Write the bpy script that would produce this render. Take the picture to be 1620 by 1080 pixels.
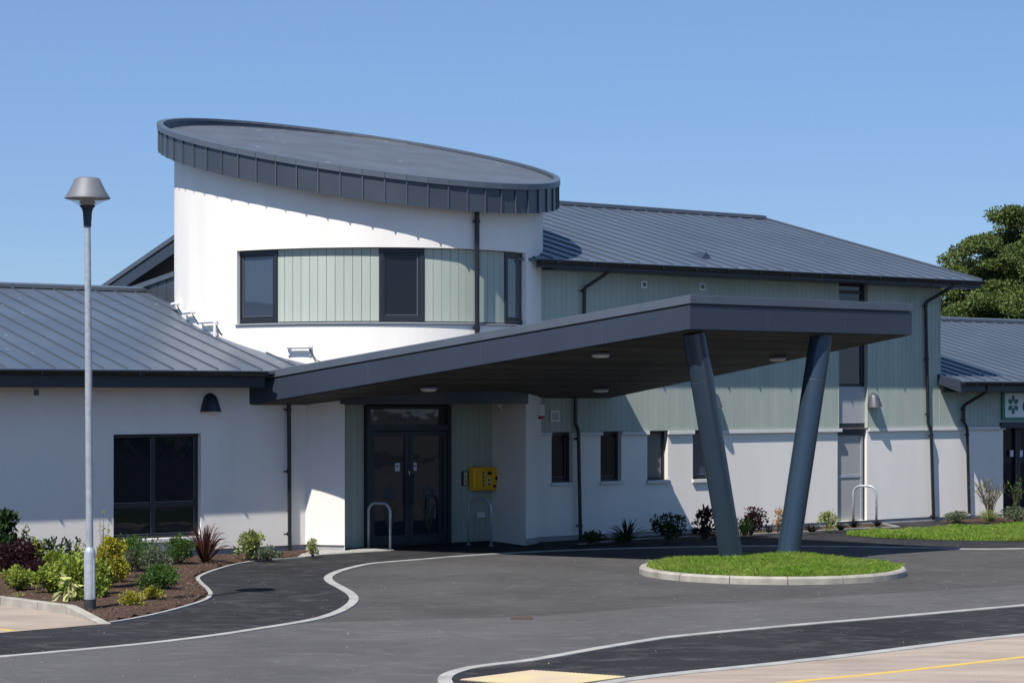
import bpy, math, random
from math import sin, cos, pi, radians, sqrt, atan2
from mathutils import Vector, noise
random.seed(7)
for o in list(bpy.data.objects): bpy.data.objects.remove(o)
sc = bpy.context.scene

# ------------------------------------------------------------------ camera
F = 3490.0; HC = 2.8                     # focal length in photo pixels, eye height
cam = bpy.data.cameras.new('camera'); camo = bpy.data.objects.new('camera', cam)
sc.collection.objects.link(camo); sc.camera = camo
camo.location = (0, 0, HC); camo.rotation_euler = (radians(90), 0, 0)
cam.sensor_width = 36; cam.lens = F/1620*36; cam.shift_y = 86/1620
cam.clip_end = 3000; cam.clip_start = 0.5
sc.render.resolution_x = 1024; sc.render.resolution_y = 682

# ------------------------------------------------------------------ light
SUN_L = Vector((.335, .62, -1))           # travel of the light
SUN_EL = math.atan2(1, sqrt(.335**2+.62**2)); SUN_AZ = atan2(-.335, -.62)
w = bpy.data.worlds.new("World"); sc.world = w; w.use_nodes = True
nt = w.node_tree; nt.nodes.clear()
sky = nt.nodes.new('ShaderNodeTexSky'); sky.sky_type = 'NISHITA'; sky.sun_disc = False
sky.sun_elevation = SUN_EL; sky.sun_rotation = SUN_AZ % (2*pi)
sky.air_density = 1.0; sky.dust_density = 0.0; sky.ozone_density = 3.5; sky.altitude = 50
bg = nt.nodes.new('ShaderNodeBackground'); bg.inputs[1].default_value = 0.066
ow = nt.nodes.new('ShaderNodeOutputWorld')
tint = nt.nodes.new('ShaderNodeMix'); tint.data_type = 'RGBA'; tint.blend_type = 'MULTIPLY'; tint.inputs[0].default_value = 1
tint.inputs[7].default_value = (.83, .94, 1.22, 1)
even = nt.nodes.new('ShaderNodeMix'); even.data_type = 'RGBA'; even.inputs[0].default_value = .42; even.inputs[7].default_value = (3.7, 5.9, 7.9, 1)
nt.links.new(sky.outputs[0], even.inputs[6]); nt.links.new(even.outputs[2], tint.inputs[6])
nt.links.new(tint.outputs[2], bg.inputs[0]); nt.links.new(bg.outputs[0], ow.inputs[0])
sl = bpy.data.lights.new('sun', 'SUN'); sl.energy = 5.0; sl.angle = radians(0.53); sl.color = (1, .955, .89)
so = bpy.data.objects.new('sun', sl); sc.collection.objects.link(so)
so.rotation_euler = SUN_L.to_track_quat('-Z', 'Y').to_euler()
so.location = (-20, -30, 50)
sc.view_settings.view_transform = 'Standard'; sc.view_settings.look = 'None'
sc.view_settings.gamma = 1; sc.view_settings.exposure = 0.36

# ------------------------------------------------------------------ frames
O = Vector((1.10, 42.7)); U = Vector((.7804, .6252)); M = Vector((-.6252, .7804))   # along the facades, into the building
OV = .56                                 # eaves overhang
def P(s, t, z): return Vector((O.x+s*U.x+t*M.x, O.y+s*U.y+t*M.y, z))
def WP(px, py, t=0.0):                 # facade coordinates (s, z) of a photo point on the vertical plane t
    k = (px-810)/F; Y = (t+M.x*O.x+M.y*O.y)/(M.x*k+M.y)
    s = U.x*(k*Y-O.x)+U.y*(Y-O.y)
    return s, HC-(py-626)/F*Y
def ridge(px, py, te, ze, p=.262):      # depth and height of a ridge seen at (px, py) above eaves (te, ze)
    mk = M.x*(px-810)/F+M.y; c0 = M.x*O.x+M.y*O.y; kz = -(py-626)/F
    Y = (ze-p*(c0+te)-HC)/(kz-p*mk); return mk*Y-c0, HC+kz*Y
def WS(px, t=0.0): return WP(px, 600, t)[0]
def G(px, py, z=0.0):                  # ground point
    Y = F*(HC-z)/(py-626); return Vector(((px-810)/F*Y, Y, z))

# ------------------------------------------------------------------ mesh builder
class MB:
    def __init__(s): s.v = []; s.f = []; s.mi = 0; s.m = []
    def add(s, vs, fs):
        n = len(s.v); s.v += [tuple(a) for a in vs]; s.f += [tuple(i+n for i in f) for f in fs]; s.m += [s.mi]*len(fs); return s
    def hexa(s, b, t):                 # bottom 4 points, top 4 points
        n = len(b)
        s.add(list(b)+list(t), [tuple(range(n-1, -1, -1)), tuple(range(n, 2*n))]+[(i, (i+1) % n, n+(i+1) % n, n+i) for i in range(n)]); return s
    def box(s, s0, s1, t0, t1, z0, z1):   # box in facade coordinates
        q = [(s0, t0), (s1, t0), (s1, t1), (s0, t1)]
        return s.hexa([P(a, b, z0) for a, b in q], [P(a, b, z1) for a, b in q])
    def wbox(s, c, d):                 # world box centre, size
        x, y, z = c; a, b, e = d[0]/2, d[1]/2, d[2]/2
        q = [(x-a, y-b), (x+a, y-b), (x+a, y+b), (x-a, y+b)]
        return s.hexa([(p[0], p[1], z-e) for p in q], [(p[0], p[1], z+e) for p in q])
    def quad(s, a, b, c, d): return s.add([a, b, c, d], [(0, 1, 2, 3)])
    def tube(s, path, r, n=12, cap=True):
        path = [Vector(p) for p in path]; N = len(path)
        rs = r if isinstance(r, (list, tuple)) else [r]*N
        vs = []; up = None
        for i, p in enumerate(path):
            d = (path[min(i+1, N-1)]-path[max(i-1, 0)]).normalized()
            if up is None: up = Vector((0, 0, 1)) if abs(d.z) < .9 else Vector((0, 1, 0))
            a = d.cross(up).normalized(); b = a.cross(d).normalized(); up = b
            for k in range(n):
                th = 2*pi*k/n; vs.append(p+a*cos(th)*rs[i]+b*sin(th)*rs[i])
        fs = [(i*n+k, i*n+(k+1) % n, (i+1)*n+(k+1) % n, (i+1)*n+k) for i in range(N-1) for k in range(n)]
        if cap: fs += [tuple(range(n-1, -1, -1)), tuple(range((N-1)*n, N*n))]
        return s.add(vs, fs)
    def lathe(s, prof, c=(0, 0, 0), n=32, cap=True):
        vs = []; c = Vector(c)
        for r, z in prof:
            for k in range(n): vs.append((c.x+r*cos(2*pi*k/n), c.y+r*sin(2*pi*k/n), c.z+z))
        N = len(prof)
        fs = [(i*n+k, i*n+(k+1) % n, (i+1)*n+(k+1) % n, (i+1)*n+k) for i in range(N-1) for k in range(n)]
        if cap: fs += [tuple(range(n-1, -1, -1)), tuple(range((N-1)*n, N*n))]
        return s.add(vs, fs)
    def done(s, name, mat, parent=None, smooth=False, bevel=0, kind=None, label=None, fix=True):
        off = WL.get(parent.name, Vector()) if parent else Vector()
        me = bpy.data.meshes.new(name); me.from_pydata([(v[0]-off.x, v[1]-off.y, v[2]-off.z) for v in s.v], [], s.f)
        me.polygons.foreach_set('material_index', s.m)
        me.validate()
        if fix:
            import bmesh
            bm = bmesh.new(); bm.from_mesh(me); bmesh.ops.recalc_face_normals(bm, faces=bm.faces); bm.to_mesh(me); bm.free()
        for q in (mat if isinstance(mat, (list, tuple)) else [mat]): me.materials.append(q)
        o = bpy.data.objects.new(name, me); sc.collection.objects.link(o)
        if parent: o.parent = parent
        WL[o.name] = off.copy()
        if smooth:
            me.polygons.foreach_set('use_smooth', [True]*len(me.polygons))
            if smooth != 'all':
                try: me.set_sharp_from_angle(angle=radians(40))
                except Exception: pass
        if bevel:
            md = o.modifiers.new('bevel', 'BEVEL'); md.width = bevel; md.segments = 2; md.limit_method = 'ANGLE'
        if kind: o['kind'] = kind
        if label: o['label'] = label
        return o
WL = {}
def thing(name, loc, label, cat, group=None):
    o = bpy.data.objects.new(name, None); sc.collection.objects.link(o); o.location = loc
    o.empty_display_size = .2
    WL[o.name] = Vector(loc); return tag(o, label, cat, group)
def tag(o, label, cat, group=None):
    o['label'] = label; o['category'] = cat
    if group: o['group'] = group
    return o

# ------------------------------------------------------------------ materials
def mat(name, col, rough=.7, metal=0, var=.0, vscale=3, bump=0, bscale=60, spec=None, col2=None, coat=0, fine=0, fscale=200, stretch=None, island=0, trans=0, speck=0):
    m = bpy.data.materials.new(name); m.use_nodes = True; t = m.node_tree; n = t.nodes; L = t.links
    b = n['Principled BSDF']; b.inputs['Roughness'].default_value = rough; b.inputs['Metallic'].default_value = metal
    if spec is not None: b.inputs['Specular IOR Level'].default_value = spec
    if coat: b.inputs['Coat Weight'].default_value = coat; b.inputs['Coat Roughness'].default_value = .15
    c = (*col, 1); c2 = (*(col2 or [x*.75 for x in col]), 1)
    b.inputs['Base Color'].default_value = c
    tc = n.new('ShaderNodeNewGeometry'); vec = tc.outputs['Position']
    if stretch:
        mp = n.new('ShaderNodeMapping'); mp.inputs['Scale'].default_value = stretch; L.new(vec, mp.inputs[0]); vec = mp.outputs[0]
    out = None
    if var:
        a = n.new('ShaderNodeTexNoise'); a.inputs['Scale'].default_value = vscale; a.inputs['Detail'].default_value = 6; L.new(vec, a.inputs[0])
        r = n.new('ShaderNodeMapRange'); r.inputs[1].default_value = .35; r.inputs[2].default_value = .7; r.inputs[3].default_value = 0; r.inputs[4].default_value = var; L.new(a.outputs[0], r.inputs[0])
        mx = n.new('ShaderNodeMix'); mx.data_type = 'RGBA'; mx.inputs[6].default_value = c; mx.inputs[7].default_value = c2; L.new(r.outputs[0], mx.inputs[0]); out = mx.outputs[2]
    if fine:
        a = n.new('ShaderNodeTexNoise'); a.inputs['Scale'].default_value = fscale; a.inputs['Detail'].default_value = 3; L.new(tc.outputs['Position'], a.inputs[0])
        r = n.new('ShaderNodeMapRange'); r.inputs[1].default_value = .3; r.inputs[2].default_value = .7; r.inputs[3].default_value = 1-fine; r.inputs[4].default_value = 1+fine; L.new(a.outputs[0], r.inputs[0])
        vm = n.new('ShaderNodeVectorMath'); vm.operation = 'SCALE'
        if out: L.new(out, vm.inputs[0])
        else: vm.inputs[0].default_value = col
        L.new(r.outputs[0], vm.inputs['Scale']); out = vm.outputs[0]
    if island:
        r = n.new('ShaderNodeMapRange'); r.inputs[3].default_value = 1-island; r.inputs[4].default_value = 1+island; L.new(tc.outputs['Random Per Island'], r.inputs[0])
        vm = n.new('ShaderNodeVectorMath'); vm.operation = 'SCALE'
        if out: L.new(out, vm.inputs[0])
        else: vm.inputs[0].default_value = col
        L.new(r.outputs[0], vm.inputs['Scale']); out = vm.outputs[0]
    if speck:                           # sparse pale marks (droppings, scuffs) that belong to the surface
        v = n.new('ShaderNodeTexVoronoi'); v.inputs['Scale'].default_value = 2.2; L.new(tc.outputs['Position'], v.inputs[0])
        a = n.new('ShaderNodeTexNoise'); a.inputs['Scale'].default_value = 14; a.inputs['Detail'].default_value = 4; L.new(tc.outputs['Position'], a.inputs[0])
        ad = n.new('ShaderNodeMath'); ad.operation = 'MULTIPLY_ADD'; ad.inputs[1].default_value = .30; L.new(a.outputs[0], ad.inputs[0]); L.new(v.outputs[0], ad.inputs[2])
        r = n.new('ShaderNodeMapRange'); r.inputs[1].default_value = speck; r.inputs[2].default_value = speck-.03; r.inputs[4].default_value = .7; L.new(ad.outputs[0], r.inputs[0])
        mx = n.new('ShaderNodeMix'); mx.data_type = 'RGBA'; mx.inputs[7].default_value = (.42, .43, .44, 1); L.new(r.outputs[0], mx.inputs[0])
        if out: L.new(out, mx.inputs[6])
        else: mx.inputs[6].default_value = c
        out = mx.outputs[2]
    if out: L.new(out, b.inputs['Base Color'])
    if bump:
        a = n.new('ShaderNodeTexNoise'); a.inputs['Scale'].default_value = bscale; a.inputs['Detail'].default_value = 4; L.new(tc.outputs['Position'], a.inputs[0])
        bp = n.new('ShaderNodeBump'); bp.inputs['Strength'].default_value = bump; bp.inputs['Distance'].default_value = .02; L.new(a.outputs[0], bp.inputs['Height']); L.new(bp.outputs[0], b.inputs['Normal'])
    if trans:
        tr = n.new('ShaderNodeBsdfTranslucent'); ms = n.new('ShaderNodeMixShader'); ms.inputs[0].default_value = trans
        if out: L.new(out, tr.inputs[0])
        else: tr.inputs[0].default_value = c
        L.new(b.outputs[0], ms.inputs[1]); L.new(tr.outputs[0], ms.inputs[2]); L.new(ms.outputs[0], n['Material Output'].inputs[0])
    return m
m_white = mat('white_render', (.84, .80, .745), .9, var=.8, vscale=1.6, stretch=(1, 1, .22), col2=(.77, .73, .675), bump=.35, bscale=130, spec=.2, fine=.02, fscale=400)
m_plinth = mat('grey_plinth', (.36, .36, .36), .9, var=.6, vscale=4, bump=.3)
m_green = mat('green_cladding', (.40, .445, .39), .6, var=.8, vscale=3, stretch=(1, 1, .15), col2=(.345, .39, .345), spec=.3, island=.04)
m_gback = mat('cladding_groove', (.14, .165, .15), .9)
m_roof = mat('roof_zinc', (.10, .124, .162), .42, metal=.25, var=1, vscale=.7, col2=(.08, .10, .135), speck=.215, bump=.05, bscale=3, fine=.04, fscale=90)
m_seam = mat('seam_zinc', (.075, .092, .12), .45, metal=.25)
m_fas = mat('fascia_metal', (.036, .047, .070), .36, metal=.1, var=.9, vscale=.9, col2=(.032, .041, .058), bump=.04, bscale=2)
m_cap = mat('cap_metal', (.095, .115, .145), .45, metal=.2, var=.6, vscale=2, col2=(.075, .092, .118))
m_tfas = mat('tower_fascia_metal', (.058, .070, .086), .36, metal=.2, var=.7, vscale=1.6, col2=(.044, .054, .068), island=.08, bump=.03, bscale=2)
m_mem = mat('roof_membrane', (.085, .098, .122), .6, var=1, vscale=1.2, col2=(.066, .076, .094), speck=.225, bump=.1, bscale=4)
m_navy = mat('navy_board', (.022, .027, .042), .4)
m_black = mat('black_plastic', (.012, .013, .016), .35)
m_frame = mat('window_frame_metal', (.016, .019, .027), .42)
m_stone = mat('stone_course', (.66, .65, .63), .85, var=.5, vscale=6, col2=(.55, .54, .52), bump=.2)
m_col = mat('column_paint', (.030, .050, .076), .24, metal=.2, var=.7, vscale=1.5, col2=(.034, .053, .076))
m_galv = mat('galvanised_steel', (.46, .49, .52), .4, metal=.35, var=.9, vscale=14, col2=(.33, .36, .39), fine=.06, fscale=90)
m_galvd = mat('dark_bitumen_paint', (.03, .032, .036), .6)
m_silver = mat('silver_grey_paint', (.16, .165, .18), .6, metal=.3)
m_lampg = mat('lamp_grey', (.085, .088, .105), .45, metal=.4)
m_lens = mat('frosted_lens', (.72, .72, .70), .3)
m_grey = mat('grey_panel', (.38, .385, .395), .45, var=.3, vscale=1)
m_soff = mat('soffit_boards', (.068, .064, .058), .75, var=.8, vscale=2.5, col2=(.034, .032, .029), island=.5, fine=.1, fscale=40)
m_yel = mat('yellow_plastic', (.85, .47, .01), .35)
m_wpl = mat('white_plastic', (.75, .75, .74), .4)
m_cpl = mat('cream_metal', (.62, .56, .42), .4)
m_red = mat('red_plastic', (.35, .03, .03), .4)
m_blue = mat('blue_print', (.03, .06, .22), .5)
m_dgreen = mat('green_paint', (.015, .20, .12), .45)
m_teal = mat('teal_print', (.03, .16, .14), .5)
m_ink = mat('dark_ink', (.01, .015, .05), .5)
m_tulip = mat('blue_film', (.004, .018, .03), .3); m_stem = mat('green_film', (.003, .022, .012), .3)
m_paper = mat('notice_paper', (.62, .63, .70), .6)
m_kerb = mat('kerb_concrete', (.39, .36, .305), .85, var=1, vscale=4, col2=(.25, .235, .20), bump=.2, fine=.06)
m_edge = mat('edging_concrete', (.37, .36, .335), .85, var=1, vscale=3, col2=(.25, .245, .23), bump=.2, fine=.08)
m_yline = mat('yellow_line_paint', (.62, .40, .05), .7, var=1, vscale=9, col2=(.5, .36, .12), fine=.1)
m_mulch = mat('bark_mulch', (.095, .060, .044), .95, var=1, vscale=22, col2=(.045, .029, .021), bump=1, bscale=55, fine=.5, fscale=70, spec=.1)
m_gravel = mat('gravel', (.50, .49, .46), .9, var=1, vscale=60, col2=(.2, .19, .18), bump=1, bscale=70)
m_soil = mat('grass_soil', (.055, .09, .02), .95, var=1, vscale=8, col2=(.045, .06, .02))
m_iron = mat('rusty_iron', (.10, .06, .045), .8, var=1, vscale=30, col2=(.05, .04, .035), bump=.5)
m_bark = mat('bark', (.10, .08, .06), .9, var=.8, vscale=8, bump=.5)
m_copper = mat('light_marks', (.6, .6, .6), .7)

def glass_mat(name, tint=(.010, .012, .017), spec=.5, wave=.02):
    m = bpy.data.materials.new(name); m.use_nodes = True; t = m.node_tree; n = t.nodes; b = n['Principled BSDF']
    b.inputs['Base Color'].default_value = (*tint, 1); b.inputs['Roughness'].default_value = .02; b.inputs['Specular IOR Level'].default_value = spec
    g = n.new('ShaderNodeNewGeometry'); a = n.new('ShaderNodeTexNoise'); a.inputs['Scale'].default_value = 1.8; t.links.new(g.outputs['Position'], a.inputs[0])
    bp = n.new('ShaderNodeBump'); bp.inputs['Strength'].default_value = wave; bp.inputs['Distance'].default_value = .05
    t.links.new(a.outputs[0], bp.inputs['Height']); t.links.new(bp.outputs[0], b.inputs['Normal'])
    return m
m_glass = glass_mat('dark_glass', (.014, .018, .027), spec=.7, wave=.05)
m_glass_low = glass_mat('dark_glass_low', (.010, .013, .019), .34, .06)
m_glass_up = glass_mat('sky_glass', (.04, .055, .085), 1.0)
m_glass_grey = glass_mat('blind_glass', (.36, .36, .35), .4)
m_glass_soft = glass_mat('curtain_glass', (.14, .155, .15), .5)
m_cleardiff = mat('lamp_bowl_plastic', (.45, .43, .38), .12)

def asphalt(name, col, col2, streak=.5, lite=.6):
    m = mat(name, col, .92, var=1, vscale=.55, col2=col2, bump=.6, bscale=160, fine=.32, fscale=75, spec=.12)
    t = m.node_tree; n = t.nodes; L = t.links; b = n['Principled BSDF']
    prev = b.inputs['Base Color'].links[0].from_socket
    g = n.new('ShaderNodeNewGeometry')
    mp = n.new('ShaderNodeMapping'); mp.inputs['Rotation'].default_value = (0, 0, radians(-18)); mp.inputs['Scale'].default_value = (.9, 1.5, 1); L.new(g.outputs['Position'], mp.inputs[0])
    a = n.new('ShaderNodeTexNoise'); a.inputs['Scale'].default_value = 1.1; a.inputs['Detail'].default_value = 9; a.inputs['Roughness'].default_value = .7; a.inputs['Distortion'].default_value = 2.2; L.new(mp.outputs[0], a.inputs[0])
    r = n.new('ShaderNodeMapRange'); r.inputs[1].default_value = .50; r.inputs[2].default_value = .76; r.inputs[4].default_value = streak; L.new(a.outputs[0], r.inputs[0])
    mx = n.new('ShaderNodeMix'); mx.data_type = 'RGBA'; mx.inputs[7].default_value = (.26*lite+.03, .25*lite+.03, .235*lite+.03, 1); L.new(r.outputs[0], mx.inputs[0]); L.new(prev, mx.inputs[6])
    v = n.new('ShaderNodeTexVoronoi'); v.inputs['Scale'].default_value = 9; L.new(g.outputs['Position'], v.inputs[0])
    r2 = n.new('ShaderNodeMapRange'); r2.inputs[1].default_value = .06; r2.inputs[2].default_value = .03; r2.inputs[4].default_value = .6; L.new(v.outputs[0], r2.inputs[0])
    v2 = n.new('ShaderNodeTexNoise'); v2.inputs['Scale'].default_value = 2.3; L.new(g.outputs['Position'], v2.inputs[0])
    r3 = n.new('ShaderNodeMapRange'); r3.inputs[1].default_value = .52; r3.inputs[2].default_value = .66; L.new(v2.outputs[0], r3.inputs[0])
    mu = n.new('ShaderNodeMath'); mu.operation = 'MULTIPLY'; L.new(r2.outputs[0], mu.inputs[0]); L.new(r3.outputs[0], mu.inputs[1])
    mx2 = n.new('ShaderNodeMix'); mx2.data_type = 'RGBA'; mx2.inputs[7].default_value = (.36, .34, .30, 1); L.new(mu.outputs[0], mx2.inputs[0]); L.new(mx.outputs[2], mx2.inputs[6])
    L.new(mx2.outputs[2], b.inputs['Base Color']); return m
m_road = asphalt('road_asphalt', (.088, .084, .083), (.064, .062, .062), .5, .55)
m_road2 = asphalt('road_asphalt_lower', (.112, .108, .109), (.088, .085, .085), .42, .7)
m_path = asphalt('footpath_asphalt', (.034, .034, .037), (.024, .024, .027), .6, .4)
m_bay = mat('bay_paving', (.37, .30, .235), .9, var=1, vscale=1.4, col2=(.26, .205, .165), bump=.4, bscale=40, fine=.12, fscale=60, stretch=(.5, 2.2, 1))
m_tact = mat('tactile_paving', (.50, .42, .235), .85, var=1, vscale=2, col2=(.46, .35, .26), fine=.08)

# ------------------------------------------------------------------ ground
def smooth_path(pts, sub=6, z=0):
    pts = [Vector((p[0], p[1])) for p in pts]; out = []
    for i in range(len(pts)-1):
        p0 = pts[max(i-1, 0)]; p1 = pts[i]; p2 = pts[i+1]; p3 = pts[min(i+2, len(pts)-1)]
        for k in range(sub):
            a = k/sub
            q = .5*((2*p1)+(p2-p0)*a+(2*p0-5*p1+4*p2-p3)*a*a+(3*p1-p0-3*p2+p3)*a**3); out.append(Vector((q.x, q.y, z)))
    out.append(Vector((pts[-1].x, pts[-1].y, z))); return out
def gp(l): return [G(*p) for p in l]
def flat(name, pts, z, m, kind='structure'):
    b = MB(); b.add([(p[0], p[1], z) for p in pts], [tuple(range(len(pts)))])
    return b.done(name, m, kind=kind)
def ribbon(name, path, width, z0, z1, m, kind='structure', seg=None, bevel=.006, side=0):
    b = MB(); N = len(path); L_ = []; R_ = []
    for i, p in enumerate(path):
        d = path[min(i+1, N-1)]-path[max(i-1, 0)]; d = Vector((d.x, d.y, 0)).normalized(); n_ = Vector((-d.y, d.x, 0))
        L_.append(p+n_*width*(.5+side)); R_.append(p-n_*width*(.5-side))
    vs = []
    for l, r in zip(L_, R_): vs += [(l.x, l.y, z0), (r.x, r.y, z0), (r.x, r.y, z1), (l.x, l.y, z1)]
    fs = []
    for i in range(N-1):
        a = 4*i; c = a+4; fs += [(a+k, a+(k+1) % 4, c+(k+1) % 4, c+k) for k in range(4)]
    fs += [(0, 1, 2, 3), (4*N-4, 4*N-3, 4*N-2, 4*N-1)]
    b.add(vs, fs); return b.done(name, m, kind=kind)
ln1 = [(-160, 1052), (0, 1039.4), (118.5, 1029), (237, 1017.8), (346.7, 1004.4), (415, 994), (480, 983.5), (513, 976), (538, 966.7), (554, 956.7), (560, 948), (555, 939.5), (540, 930), (525, 922), (519, 915), (526, 908.3), (546.7, 900.7), (580, 893), (613, 889.3), (666.7, 885), (713, 881), (770, 877), (860, 872), (978, 867.7), (1141, 864.3), (1275, 864), (1434, 866), (1533, 868.5), (1620, 867.7), (1760, 864)]
ln2 = [(735, 1112), (712, 1093), (705, 1080), (704, 1073), (714, 1065.5), (741, 1057.5), (780, 1051.7), (836.7, 1045), (896.7, 1035), (946.7, 1026), (1020, 1014), (1079, 1006), (1256.5, 989.4), (1375, 979.5), (1493.6, 969), (1620, 957.8), (1780, 944)]
p1 = smooth_path(gp(ln1)); p2 = smooth_path(gp(ln2))
R = 1500
flat('ground', [(-R, -60), (R, -60), (R, R), (-R, R)], 0, m_road)
flat('footpath', [p for p in p1]+[(80, 60), (80, 140), (-80, 140), (-80, p1[0].y)], .004, m_path)
flat('footpath', [p for p in p2]+[(60, p2[-1].y-4), (60, 2), (p2[0].x, 2)], .004, m_path)
rd2 = gp([(-200, 1056)])+[p+Vector((0, -.12, 0)) for p in smooth_path(gp(ln1[0:7]))]+gp([(620, 981), (735, 978), (850, 974.5), (1020, 961), (1250, 948), (1620, 925), (1800, 915)])
rd2 = rd2[1:]+[(30, 8, 0), (-30, 8, 0)]
flat('road', rd2, .002, m_road2)
ribbon('kerb_edging', p1, .13, .0, .014, m_edge); ribbon('kerb_edging', p2, .14, .0, .014, m_edge)
# parking bays
kb = smooth_path(gp([(940, 1085), (988, 1077), (1079, 1066), (1217, 1052), (1375, 1034), (1525, 1015), (1612, 1006), (1760, 990)]))
flat('parking_bay', [p for p in kb]+[(30, 12), (30, 3), (kb[0].x, 3)], .010, m_bay)
ribbon('kerb_edging', kb, .17, .005, .018, m_edge)
ribbon('bay_line', smooth_path(gp([(1180, 1088), (1264, 1078.5), (1414.6, 1063.7), (1620, 1040), (1740, 1026)])), .10, .0095, .0125, m_yline)
flat('parking_bay', [G(-200, 940), G(0, 956), G(60, 964.5), G(112, 971), G(150, 986), G(166, 987.5), G(0, 1001.5), G(-200, 1015)], .010, m_bay)
ribbon('bay_line', smooth_path(gp([(-160, 988), (-60, 993), (0, 996), (20, 998.5)])), .10, .0095, .0125, m_yline)
# sloping kerb at the left bay
b = MB()
kp = [G(-200, 944), G(-60, 953.5), G(0, 958), G(59, 966), G(104, 972)]; kend = G(160, 988)
kk = kp+[kend]; hs = [.12]*5+[.015]
for i in range(len(kk)-1):
    a, c = kk[i], kk[i+1]; d = (c-a).normalized(); n_ = Vector((-d.y, d.x, 0))*.13; g_ = d*.006
    b.hexa([a+g_, c-g_, c-g_+n_, a+g_+n_], [Vector((q.x, q.y, h)) for q, h in ((a+g_, hs[i]), (c-g_, hs[i+1]), (c-g_+n_, hs[i+1]), (a+g_+n_, hs[i]))])
b.done('kerb', m_kerb, kind='structure', bevel=.012)
# tactile paving
tq = [G(728, 1076), G(842, 1061.5), G(990, 1071.5), G(872, 1088)]
b = MB(); b.hexa([Vector((p.x, p.y, .003)) for p in tq], [Vector((p.x, p.y, .013)) for p in tq])
for i in range(34):
    for j in range(24):
        a = (i+.5)/34; c = (j+.5)/24; q = tq[0].lerp(tq[1], a).lerp(tq[3].lerp(tq[2], a), c)
        b.lathe([(.022, .013), (.014, .019)], (q.x, q.y, 0), 6)
b.done('tactile_paving', m_tact, kind='structure')
# flower bed left
bedL = [(166, 986.5), (207, 980), (255, 970), (296, 959), (324, 949.6), (333, 941), (328, 932), (318, 923), (313, 915.6), (321, 909.6), (344, 901), (373, 893), (409, 887), (444, 884.5), (480, 881.8), (513, 877.7)]
bp_ = smooth_path(gp(bedL), 5)
ribbon('kerb_edging', bp_+gp([(560, 874), (622, 870.5)]), .06, 0, .02, m_edge)
def inpoly(x, y, poly):
    c = False; n = len(poly); j = n-1
    for i in range(n):
        a, b_ = poly[i], poly[j]
        if (a[1] > y) != (b_[1] > y) and x < (b_[0]-a[0])*(y-a[1])/(b_[1]-a[1]+1e-12)+a[0]: c = not c
        j = i
    return c
def edged(p, poly):
    d = 1e9
    for i in range(len(poly)):
        a = Vector(poly[i][:2]); c = Vector(poly[(i+1) % len(poly)][:2]); e = c-a; q = Vector(p)-a
        tt = max(0, min(1, q.dot(e)/max(e.dot(e), 1e-9))); d = min(d, (q-e*tt).length)
    return d
def mound(name, poly, m, h=.07, step=.12, jit=.03, z0=.008, kind='structure'):
    b = MB(); b.add([(p[0], p[1], z0) for p in poly], [tuple(range(len(poly)))])
    xs = [p[0] for p in poly]; ys = [p[1] for p in poly]; idx = {}; vs = []; fs = []
    nx = int((max(xs)-min(xs))/step)+1; ny = int((max(ys)-min(ys))/step)+1
    for i in range(nx+1):
        for j in range(ny+1):
            x = min(xs)+i*step; y = min(ys)+j*step
            if inpoly(x, y, poly):
                d = edged((x, y), poly); idx[i, j] = len(vs)
                vs.append((x, y, z0+.003+h*min(1, d/.5)+jit*noise.noise(Vector((x*5, y*5, 0)))*min(1, d/.15)))
    for (i, j) in idx:
        if (i+1, j) in idx and (i+1, j+1) in idx and (i, j+1) in idx: fs.append((idx[i, j], idx[i+1, j], idx[i+1, j+1], idx[i, j+1]))
    b.add(vs, fs); o = b.done(name, m, kind=kind, smooth='all'); return o
tL = .8
polyL = [tuple(p[:2]) for p in bp_[:-6]]+[tuple(P(WS(505, tL), tL-.02, 0)[:2]), tuple(P(-20, tL-.02, 0)[:2]), tuple(G(-260, 948)[:2])]+[tuple((p+Vector((0, .12, 0)))[:2]) for p in kp[1:]]
mound('mulch_bed', polyL, m_mulch, h=.05)
gv = [tuple(q[:2]) for q in (G(462, 883), G(500, 879), G(560, 875), G(618, 871.5), P(WS(622, tL-.5), tL-.35, 0), P(WS(470, tL), tL-.05, 0))]
mound('gravel_strip', gv, m_gravel, h=.02, step=.05, jit=.012, z0=.009)
# wing bed
bw = [(915, 861.5), (959, 857), (1026, 852), (1100, 848.5), (1160, 846), (1217, 843.5), (1269, 841.5), (1304, 839), (1336, 837), (1381, 835), (1420, 833.5)]
bwp = smooth_path(gp(bw), 4)
ribbon('kerb_edging', bwp, .06, 0, .02, m_edge)
polyW = [tuple(p[:2]) for p in bwp]+[tuple(G(1396, 829)[:2]), tuple(G(1360, 828.5)[:2]), tuple(P(WS(1335), -.02, 0)[:2]), tuple(P(WS(915), -.02, 0)[:2])]
mound('mulch_bed', polyW, m_mulch, h=.03)
ribbon('kerb_edging', gp([(1358, 828.2), (1396, 828.8), (1421, 833.6)]), .07, 0, .022, m_edge)
polyR = [tuple(q[:2]) for q in (G(1488, 827), G(1560, 827.5), G(1640, 826), G(1760, 822), P(WS(1760), -.02, 0), P(WS(1490), -.02, 0))]
mound('mulch_bed', polyR, m_mulch, h=.03)
# manhole
b = MB(); c = G(825, 977.5)
b.hexa([Vector((c.x+a, c.y+e, .003)) for a, e in ((-.14, -.16), (.14, -.16), (.14, .16), (-.14, .16))], [Vector((c.x+a, c.y+e, .012)) for a, e in ((-.14, -.16), (.14, -.16), (.14, .16), (-.14, .16))])
for k in range(6): b.wbox((c.x-.11+k*.044, c.y, .015), (.02, .28, .006))
tag(b.done('drain_cover', m_iron), 'small rusty iron drain grating set in the road asphalt', 'drain cover')

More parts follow.
